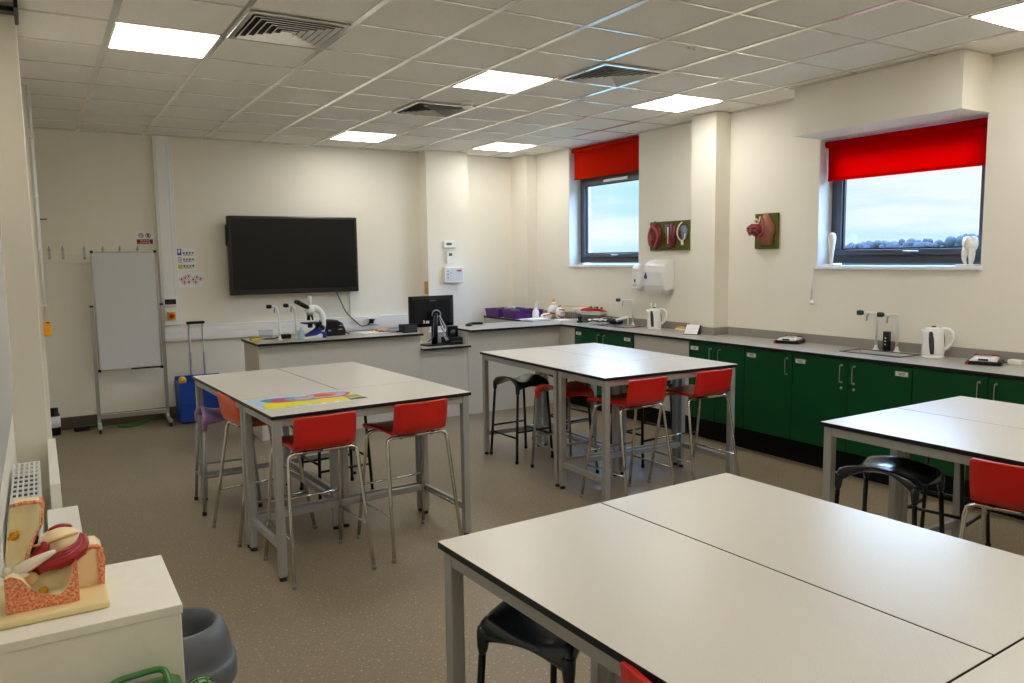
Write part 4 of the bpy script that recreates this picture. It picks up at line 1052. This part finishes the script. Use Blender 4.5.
def basket(loc, rz, label, L=.13, W=.09, Hh=.09):
    t = thing('wire_basket', label, 'basket', loc, rz, 'galvanised wire baskets')
    b = MB()
    for z in (.002, .045, Hh):
        P = [(-L, -W, z), (L, -W, z), (L, W, z), (-L, W, z), (-L, -W, z)]
        for p, q in zip(P, P[1:]): b.tube([p, q], .003 if z < Hh else .0045, 6)
    for k in range(9):
        x = -L+2*L*k/8; b.tube([(x, -W, Hh), (x, -W, .002)], .002, 5); b.tube([(x, W, Hh), (x, W, .002)], .002, 5); b.tube([(x, -W, .002), (x, W, .002)], .002, 5)
    for k in range(1, 6):
        y = -W+2*W*k/6; b.tube([(-L, y, Hh), (-L, y, .002)], .002, 5); b.tube([(L, y, Hh), (L, y, .002)], .002, 5)
    b.build('mesh', 'wire', t); return t
basket((5.16, 2.78, WZ), -70, 'wire basket under the white bowl, by the egg-shaped model')
basket((5.13, 2.38, WZ), -75, 'wire basket carrying the red-topped model by the far sink')
t = thing('mixing_bowl', 'white bowl resting on the wire basket in the corner', 'bowl', (5.14, 2.62, WZ+.092))
MB().lathe([(.03, 0), (.07, .03), (.1, .07), (.104, .072), (.066, .026), (.0, .008)], n=26).build('bowl', 'plastic_white', t)
t = thing('yellow_ruler', 'yellow ruler laid across the bowl in the corner', 'ruler', (5.14, 2.72, WZ+.168), -62)
MB().box(-.15, .15, -.02, .02, 0, .006).build('bar', 'yellow', t); MB().box(-.15, .15, .01, .018, .006, .0065).build('scale_marks', 'inkblack', t)
t = thing('vegetable_model', 'red and green vegetable model lying in a tray on the wire basket', 'model', (5.13, 2.36, WZ+.092), -72)
MB().loft([[(x*s, y*s, z) for x, y in ((-.16, -.07), (.16, -.07), (.16, .07), (-.16, .07))] for s, z in ((.8, 0), (1, .04), (1.05, .04), (.95, .036), (.78, .005))], 0, False).build('tray', 'plastic_white', t)
MB().tube(spline([(-.17, 0, .045), (-.08, 0, .06), (.06, 0, .06), (.17, .02, .04)], 4), [.008, .013, .017, .019, .02, .02, .02, .019, .018, .016, .014, .011, .008], 12).build('stalk', 'red', t)
MB().tube(spline([(-.12, .04, .04), (-.03, .05, .05), (.08, .03, .055), (.15, -.03, .045)], 4), [.012]*13, 10).build('second_stalk', 'red', t)
lf = MB(); [lf.sphere((-.06+.045*k, .012*(-1)**k, .078+.008*(k%2)), .016, sc=(1.1, .8, .9), n=10, m=6) for k in range(5)]; lf.build('leaf', 'greenplastic', t)
t = thing('tape_reel', 'dark green round reel in front of the wire basket', 'reel', (5.0, 2.44, WZ))
MB().lathe([(.0, 0), (.035, 0), (.035, .02), (.02, .024), (.02, .05), (.03, .055), (.03, .07), (0, .072)], n=18).build('reel', 'teal', t)

# ------------------------------------------------------------------ left side of the room
rd = thing('radiator', 'white radiator with a grille top on the left wall', 'radiator', (XL+.002, -.65, .13))
MB().box(.02, .085, -1.05, 0, 0, .42).build('panel', 'plastic_white', rd, bevel=.008)
f = MB(); zt, x0, x1 = .62, .015, .115
for k in range(6):
    x = x0+(x1-x0)*k/5; f.box(x-.0035, x+.0035, -1.05, 0, zt-.006, zt)
for k in range(14):
    y = -1.05+1.05*k/13; f.box(x0-.003, x1+.003, y-.009, y+.009, zt-.006, zt)
f.build('top_grille', 'plastic_white', rd)
MB().box(.005, .10, -1.04, -.01, .50, .56).build('grille_shade_block', 'gasket', rd)  # solid black block paints the shade inside the radiator, below the grille holes
MB().box(.106, .118, -1.055, .005, 0, zt-.006).build('front_cover', 'plastic_white', rd, bevel=.005)
MB().box(.0, .02, -.9, -.1, .1, .5).build('wall_bracket', 'ink', rd)
vv = MB().tube([(.03, -1.1, -.13), (.03, -1.1, .58)], .01, 8); vv.build('pipe', 'plastic_white', rd)
MB().lathe([(.022, .52), (.024, .54), (.024, .6), (.016, .615), (0, .616)], (.03, -1.1, 0), 14).build('valve', 'blackplastic', rd)
t = thing('wall_sheen_sheet', 'added white sheet standing for window light reflected by the left wall before the pier', 'panel', (XL+.001, -1.6, .95))  # added sheet: its white stands for window light on the painted wall
MB().box(0, .015, -1.6, 1.7, 0, 1.0).build('board', 'wboard', t, bevel=.003)
t = thing('alarm_callpoint', 'amber box at the bottom of the white conduit on the left pier', 'box', (-.405, 1.98, 1.15))
MB().box(-.028, .022, -.04, .04, 0, .105).build('box', 'orange', t, bevel=.004); MB().box(-.01, .012, -.045, -.02, .102, .11).build('latch', 'blackplastic', t)
t = thing('wall_conduit', 'thin white conduit running down the left pier to the amber box', 'conduit', (-.415, 2.02, 1.255))
MB().tube([(0, 0, 0), (0, 0, H-1.26)], .012, 10).build('pipe', 'trunk', t)
for z in (.12, .55, .95, 1.4): MB().box(-.017, .016, -.016, .03, z, z+.018).build('saddle_clip', 'trunk', t, bevel=.003)
t = thing('slim_cupboard', 'slim white storage box on the floor past the radiator', 'box', (-.415, -1.4, 0))
MB().box(-.065, .05, -.45, .385, 0, .585).build('carcass', 'cabinetwhite', t, bevel=.003); MB().box(-.068, .053, -.455, .39, .585, .602).build('lid', 'cabinetwhite', t, bevel=.003)
t = thing('boxed_pipe', 'narrow white boxed pipe standing along the foot of the left pier', 'boxing', (-.445, -.45, 0))
MB().prism([(-.02, 0), (.03, 0), (.022, .70), (-.02, .70)], -.5, .6, 'xz').build('casing', 'cabinetwhite', t, bevel=.003)
MB().box(.022, .03, .1, .14, .5, .52).build('screw_cap', 'inkblack', t)

cb = thing('pedestal_cupboard', 'low white cupboard carrying the eye model at the lower left', 'cupboard', (-.41, -2.92, 0), 0)
MB().box(-.2, .196, -.18, .18, .06, .878).build('carcass', 'cabinetwhite', cb, bevel=.002)
MB().box(-.203, .199, -.186, .184, .878, .9).build('top', 'cabinetwhite', cb, bevel=.002)
MB().box(-.19, .19, -.17, .17, 0, .06).build('plinth', 'plinth', cb)
d = MB().box(.196, .212, -.178, .178, .07, .872).build('door', 'cabinetwhite', cb, bevel=.002) if False else None
# bin
bn = thing('waste_bin', 'round grey waste bin with a domed open lid behind the white cupboard', 'bin', (-.14, -2.42, 0))
MB().lathe([(.115, 0), (.12, .004), (.15, .38), (.152, .39), (.146, .39), (.113, .01), (0, .008)], n=40).build('body', 'silverbin', bn)
MB().lathe([(.168, .36), (.17, .365), (.17, .425), (.163, .432), (.158, .437), (.157, .46), (.150, .50), (.138, .532), (.124, .551), (.116, .555), (.110, .55), (.102, .51), (.094, .46), (.09, .43), (.093, .43), (.15, .43), (.15, .36)], n=48).build('lid', 'silverbin', bn)
MB().lathe([(.0, .30), (.14, .30), (.14, .305), (0, .306)], n=24).build('liner', 'bindark', bn)
# green tub with bail handle
gt = thing('green_caddy', 'green plastic caddy with a bail handle at the lower left edge', 'caddy', (-.30, -3.235, 0))
oct_ = [(-.085, -.10), (.055, -.10), (.068, -.085), (.068, .085), (.055, .10), (-.085, .10), (-.098, .085), (-.098, -.085)]
ring_ = lambda s_, z: [(x*s_, y*s_, z) for x, y in oct_]
MB().loft([ring_(.8, 0), ring_(1, .69), ring_(1, .715)], 0, True).build('tub', 'greenplastic', gt, bevel=.006)
MB().loft([ring_(1.05, .715), ring_(1.06, .735), ring_(1.0, .752), ring_(.7, .765), ring_(.5, .767)], 0, True).build('lid', 'greenplastic', gt, bevel=.004)
MB().tube(spline([(-.078, .0, .745), (-.078, .03, .77), (-.07, .055, .785), (-.02, .062, .789), (.028, .058, .789), (.038, .03, .775), (.04, -.01, .75)], 6), .0075, 10, flat=.8).build('bail_handle', 'greenplastic', gt)
nt_ = thing('net_bundle', 'rolled pale net with green mesh beside the green caddy', 'net', (-.150, -3.24, .0))
NP = [(-.055, -.10, .675), (-.05, -.03, .705), (-.046, .03, .722), (-.044, .07, .722)]
sp = spline(NP, 5); MB().tube(sp, [.030+.003*math.sin(k) for k in range(len(sp)-2)]+[.026, .015], 16).build('roll', 'greennet', nt_)
g = MB()
for k in range(0, len(sp)-1, 2):
    p = sp[k]; g.tube([(p.x+.0318*math.cos(a), p.y-.3*.0318*math.sin(a), p.z+.0318*math.sin(a)) for a in [2*PI*q/14 for q in range(15)]], .0025, 5)
for a in (-.2, .45, 1.1, 1.75, 2.4, 3.05): g.tube([(p.x+.0318*math.cos(a), p.y-.3*.0318*math.sin(a), p.z+.0318*math.sin(a)) for p in sp[:-2]], .0025, 5)
g.build('mesh_strand', 'greenplastic', nt_)
MB().tube([(-.052, -.06, 0), (-.052, -.06, .68)], .015, 10).build('stake', 'greenplastic', nt_)

# ------------------------------------------------------------------ anatomical eye model
ey = thing('eye_model', 'large anatomical model of an eyeball in its bony socket on the white cupboard', 'model', (-.46, -2.91, .9))
EX, EY, EZ = -.46, -2.91, .9
L3 = lambda x, y, z: (x-EX, y-EY, z-EZ)
MB().box(-.122, .103, -.125, .13, .0005, .017).build('base_board', 'creamresin', ey, bevel=.006)
# lower bone block: a height field with a hollow sinus, cut faces spongy
def interp(pts, x):
    for (a, p), (b_, q) in zip(pts, pts[1:]):
        if a <= x <= b_: return p+(q-p)*(x-a)/(b_-a)
    return pts[0][1] if x < pts[0][0] else pts[-1][1]
front = [(-.562, 1.000), (-.548, 1.003), (-.529, .993), (-.516, .972), (-.499, .955), (-.472, .944), (-.455, .940), (-.437, .958), (-.428, .99), (-.417, 1.004)]
back = [(-.562, 1.008), (-.52, 1.004), (-.495, .992), (-.46, .990), (-.43, .996), (-.417, 1.004)]
bm_ = MB(); NX, NY = 30, 12; vs = []; fs = []; ms_ = []
y0, y1 = -2.992, -2.898
for j in range(NY+1):
    q = j/NY
    for i in range(NX+1):
        p = i/NX; x = -.562+p*.145
        zf, zb = interp(front, x), interp(back, x)
        bowl = -.032*math.sin(PI*min(1, max(0, (x+.535)/.108)))*math.sin(PI*q)**1.2
        z = zf+(zb-zf)*q**1.5+bowl
        vs.append(L3(x+.012*q*(1-p), y0+(y1-y0)*q, max(z, .938)))
nb = len(vs)
for j in (0, NY):
    for i in range(NX+1):
        x, y, z = vs[j*(NX+1)+i]; vs.append((x, y, .017))
I = lambda j, i: j*(NX+1)+i
for j in range(NY):
    for i in range(NX):
        fs.append((I(j, i), I(j, i+1), I(j+1, i+1), I(j+1, i))); ms_.append(1 if (j >= NY-1 or i >= NX-2) else 0)
for i in range(NX):
    fs.append((I(0, i), nb+i, nb+i+1, I(0, i+1))); ms_.append(1)
    fs.append((I(NY, i), I(NY, i+1), nb+NX+1+i+1, nb+NX+1+i)); ms_.append(1)
for e, in ((0,), (NX,)):
    col = [I(j, e) for j in range(NY+1)]
    fs.append(tuple(col+[nb+NX+1+e, nb+e])); ms_.append(1)
bm_.add(vs, fs, 0, True)
bm_.m = ms_
for k, mm in enumerate(ms_):
    if mm == 1: bm_.s[k] = False
bm_.build('lower_bone', ['boneresin', 'spongy'], ey)
# right horn
def prismxz(poly, y0, y1, m=0, b=None):
    b = b or MB(); return b.prism([(x-EX, z-EZ) for x, z in poly], y0-EY, y1-EY, 'xz', m)
horn_prof = [(-.418, .935), (-.418, .990), (-.400, 1.000), (-.386, 1.014), (-.372, 1.012), (-.360, .998), (-.357, .975), (-.362, .935)]
rg = []
for q in range(7):
    y = -2.905+.085*q/6; sh = .0; bul = -.022*math.sin(PI*q/6)
    rg.append([L3(x+(bul*.3 if x < -.39 else 0), y, z if z > .95 else .917) for x, z in horn_prof])
h = MB().loft(rg, 0, True)
h.build('rear_bone', ['boneresin'], ey)
prismxz([(-.372, .917), (-.372, 1.008), (-.360, 1.000), (-.355, .978), (-.36, .917)], -2.915, -2.905).build('cut_face', 'spongy', ey)
MB().tube([L3(*p) for p in ((-.418, -2.905, .99), (-.400, -2.908, 1.001), (-.386, -2.908, 1.013), (-.372, -2.908, 1.012), (-.36, -2.908, .998))], .006, 8).build('cut_rim', 'spongy', ey)
# upper left wall of the socket
up = [(-.562, 1.0), (-.557, 1.04), (-.549, 1.105), (-.541, 1.150), (-.531, 1.157), (-.484, 1.155), (-.478, 1.136), (-.482, 1.10), (-.499, 1.07), (-.512, 1.04), (-.522, 1.0)]
# concave front: inner outline pushed back
cx, cz = -.525, 1.085
inner = [(cx+(x-cx)*.80, cz+(z-cz)*.90) for x, z in up]; deep = [(cx+(x-cx)*.4, cz+(z-cz)*.6) for x, z in up]
P = lambda poly, y: [L3(x, y, z) for x, z in poly]
MB().loft([P(deep, -2.925), P(inner, -2.945), P([(cx+(x-cx)*.93, cz+(z-cz)*.97) for x, z in up], -2.952), P(up, -2.946), P(up, -2.90)], 0, True).build('upper_bone', 'boneresin', ey)
ed = MB()
e1 = [(-.484, 1.153), (-.479, 1.135), (-.483, 1.10), (-.499, 1.07), (-.512, 1.04), (-.521, 1.004)]
ed.loft([[L3(x-.004, -2.951, z), L3(x+.004, -2.948, z), L3(x+.006, -2.895, z), L3(x-.004, -2.895, z)] for x, z in e1], 0, False); ed.build('cut_face', 'spongy', ey)
MB().tube([L3(-.540, -2.948, 1.153), L3(-.51, -2.95, 1.157), L3(-.484, -2.948, 1.154)], .0045, 8).build('cut_rim', 'spongy', ey)
# eyeball, nerve, muscles
MB().sphere(L3(-.446, -2.868, 1.019), .047, n=32, m=20, sc=(1.08, 1, .93)).build('eyeball', 'eyeresin', ey)
MB().tube(spline([L3(-.408, -2.888, 1.048), L3(-.445, -2.907, 1.048), L3(-.475, -2.912, 1.042), L3(-.503, -2.917, 1.042)], 6), [.003]+[.006]*8+[.005]*10, 10, flat=.5).build('upper_tendon', 'nerve', ey)
r_ = spline([L3(-.403, -2.875, 1.034), L3(-.407, -2.905, 1.017), L3(-.435, -2.932, 1.006), L3(-.468, -2.942, 1.001), L3(-.496, -2.947, .999)], 6)
n = len(r_)
MB().tube(r_, [.007+.0145*math.sin(PI*(.10+.8*k/(n-1)))**.8 for k in range(n)], 14, flat=.85).build('lower_muscle', 'muscle', ey)
fb = MB()
for a in range(6):
    ph = -.5+a*.45
    fb.tube([Vector(p)+Vector((0, -.0165*math.cos(ph)*math.sin(PI*(.1+.8*k/(n-1))), .0185*math.sin(ph)*math.sin(PI*(.1+.8*k/(n-1))))) for k, p in enumerate(r_)], .004, 6)
fb.build('muscle_fibre', 'muscle', ey)
MB().tube(spline([L3(-.458, -2.945, 1.030), L3(-.49, -2.952, 1.020), L3(-.522, -2.955, 1.008), L3(-.545, -2.955, 1.003)], 5), [.004, .006, .008, .009, .01, .011, .012, .013, .014, .014, .014, .014, .013, .012, .010, .009], 12).build('tendon', 'tendon', ey)
tl = MB(); tl.sphere(L3(-.548, -2.957, .998), .016, sc=(1.3, .8, .7), n=14, m=8); tl.sphere(L3(-.53, -2.962, .992), .012, sc=(1.5, .8, .6), n=14, m=8); tl.sphere(L3(-.556, -2.962, 1.008), .010, n=12, m=8); tl.build('tendon_root', 'tendon', ey)
MB().tube(spline([L3(-.478, -2.91, 1.046), L3(-.486, -2.915, 1.026), L3(-.505, -2.925, 1.01), L3(-.515, -2.93, 1.0)], 5), [.006, .009, .012, .013, .014, .014, .014, .014, .013, .012, .011, .01, .009, .008, .007, .006], 12).build('side_muscle', 'muscle', ey)
MB().tube(spline([L3(-.42, -2.86, 1.056), L3(-.445, -2.862, 1.063), L3(-.47, -2.866, 1.056)], 5), [.003]+[.007]*9+[.003], 10).build('top_muscle', 'muscle', ey)
MB().tube(spline([L3(-.45, -2.89, 1.0), L3(-.47, -2.9, .992), L3(-.5, -2.93, .985)], 5), [.012]*11, 12).build('under_muscle', 'muscle', ey)
MB().sphere(L3(-.512, -2.955, .978), .017, sc=(1, .8, .9), n=16, m=10).build('gland', 'nerve', ey)
for (x, y, z, r) in ((-.488, -2.962, .9475, .0075), (-.537, -2.949, 1.082, .008)):
    MB().lathe([(r*1.3, 0), (r, -.003), (r*.5, -.0045), (0, -.0045)], L3(x, y, z), 16, axis='y').build('foramen', 'ochre', ey)
MB().tube(spline([L3(-.549, -2.951, 1.078), L3(-.541, -2.953, 1.082), L3(-.533, -2.953, 1.088), L3(-.527, -2.952, 1.095)], 3), .004, 8).build('duct', 'orange', ey)

# ------------------------------------------------------------------ sky, camera, colour
wd = bpy.data.worlds.new('sky'); SC.world = wd; wd.use_nodes = True
nt = wd.node_tree; bg = nt.nodes['Background']
tc = nt.nodes.new('ShaderNodeTexCoord'); mp = nt.nodes.new('ShaderNodeMapping'); mp.inputs['Scale'].default_value = (1.2, 1.2, 9)
n1 = nt.nodes.new('ShaderNodeTexNoise'); n1.inputs['Scale'].default_value = 3.2; n1.inputs['Detail'].default_value = 6; n1.inputs['Roughness'].default_value = .55
rp = nt.nodes.new('ShaderNodeValToRGB'); e = rp.color_ramp.elements
e[0].position = .36; e[0].color = (.47, .82, .94, 1); e[1].position = .62; e[1].color = (.86, .97, 1.0, 1)
nt.links.new(tc.outputs['Generated'], mp.inputs['Vector']); nt.links.new(mp.outputs[0], n1.inputs['Vector']); nt.links.new(n1.outputs['Fac'], rp.inputs['Fac'])
zz_ = nt.nodes.new('ShaderNodeSeparateXYZ'); nt.links.new(tc.outputs['Generated'], zz_.inputs[0])
zr_ = nt.nodes.new('ShaderNodeMapRange'); zr_.inputs[1].default_value = .12; zr_.inputs[2].default_value = .45; nt.links.new(zz_.outputs['Z'], zr_.inputs[0])
mxs = nt.nodes.new('ShaderNodeMix'); mxs.data_type = 'RGBA'; mxs.inputs[7].default_value = (.28, .51, 1.0, 1)
nt.links.new(zr_.outputs[0], mxs.inputs[0]); nt.links.new(rp.outputs['Color'], mxs.inputs[6]); nt.links.new(mxs.outputs[2], bg.inputs['Color']); 
sx_ = nt.nodes.new('ShaderNodeSeparateXYZ'); nt.links.new(tc.outputs['Generated'], sx_.inputs[0])
mr_ = nt.nodes.new('ShaderNodeMapRange'); mr_.interpolation_type = 'SMOOTHSTEP'
mr_.inputs[1].default_value = .11; mr_.inputs[2].default_value = .27; mr_.inputs[3].default_value = 1.0; mr_.inputs[4].default_value = 16.0
nt.links.new(sx_.outputs['Z'], mr_.inputs[0]); nt.links.new(mr_.outputs[0], bg.inputs['Strength'])

cd = bpy.data.cameras.new('camera'); cam = bpy.data.objects.new('camera', cd); COL.objects.link(cam); SC.camera = cam
F, yaw, pit, roll = 781.298, .543944, -.106113, -.0135277
cd.sensor_fit = 'HORIZONTAL'; cd.sensor_width = 36; cd.lens = F/1024*36; cd.clip_start = .05; cd.clip_end = 500
d = Vector((math.sin(yaw)*math.cos(pit), math.cos(yaw)*math.cos(pit), math.sin(pit))); r = Vector((math.cos(yaw), -math.sin(yaw), 0)); u = r.cross(d)
r2 = r*math.cos(roll)+u*math.sin(roll); u2 = -r*math.sin(roll)+u*math.cos(roll)
mw = Matrix((r2, u2, -d)).transposed().to_4x4(); mw.translation = (-.453525, -5.024305, 1.70); cam.matrix_world = mw
vsn = SC.view_settings; vsn.view_transform = 'Standard'; vsn.look = 'None'; vsn.gamma = 1; vsn.use_curve_mapping = False; vsn.exposure = .16
SC.cycles.max_bounces = 10; SC.cycles.diffuse_bounces = 6; SC.cycles.use_denoising = True
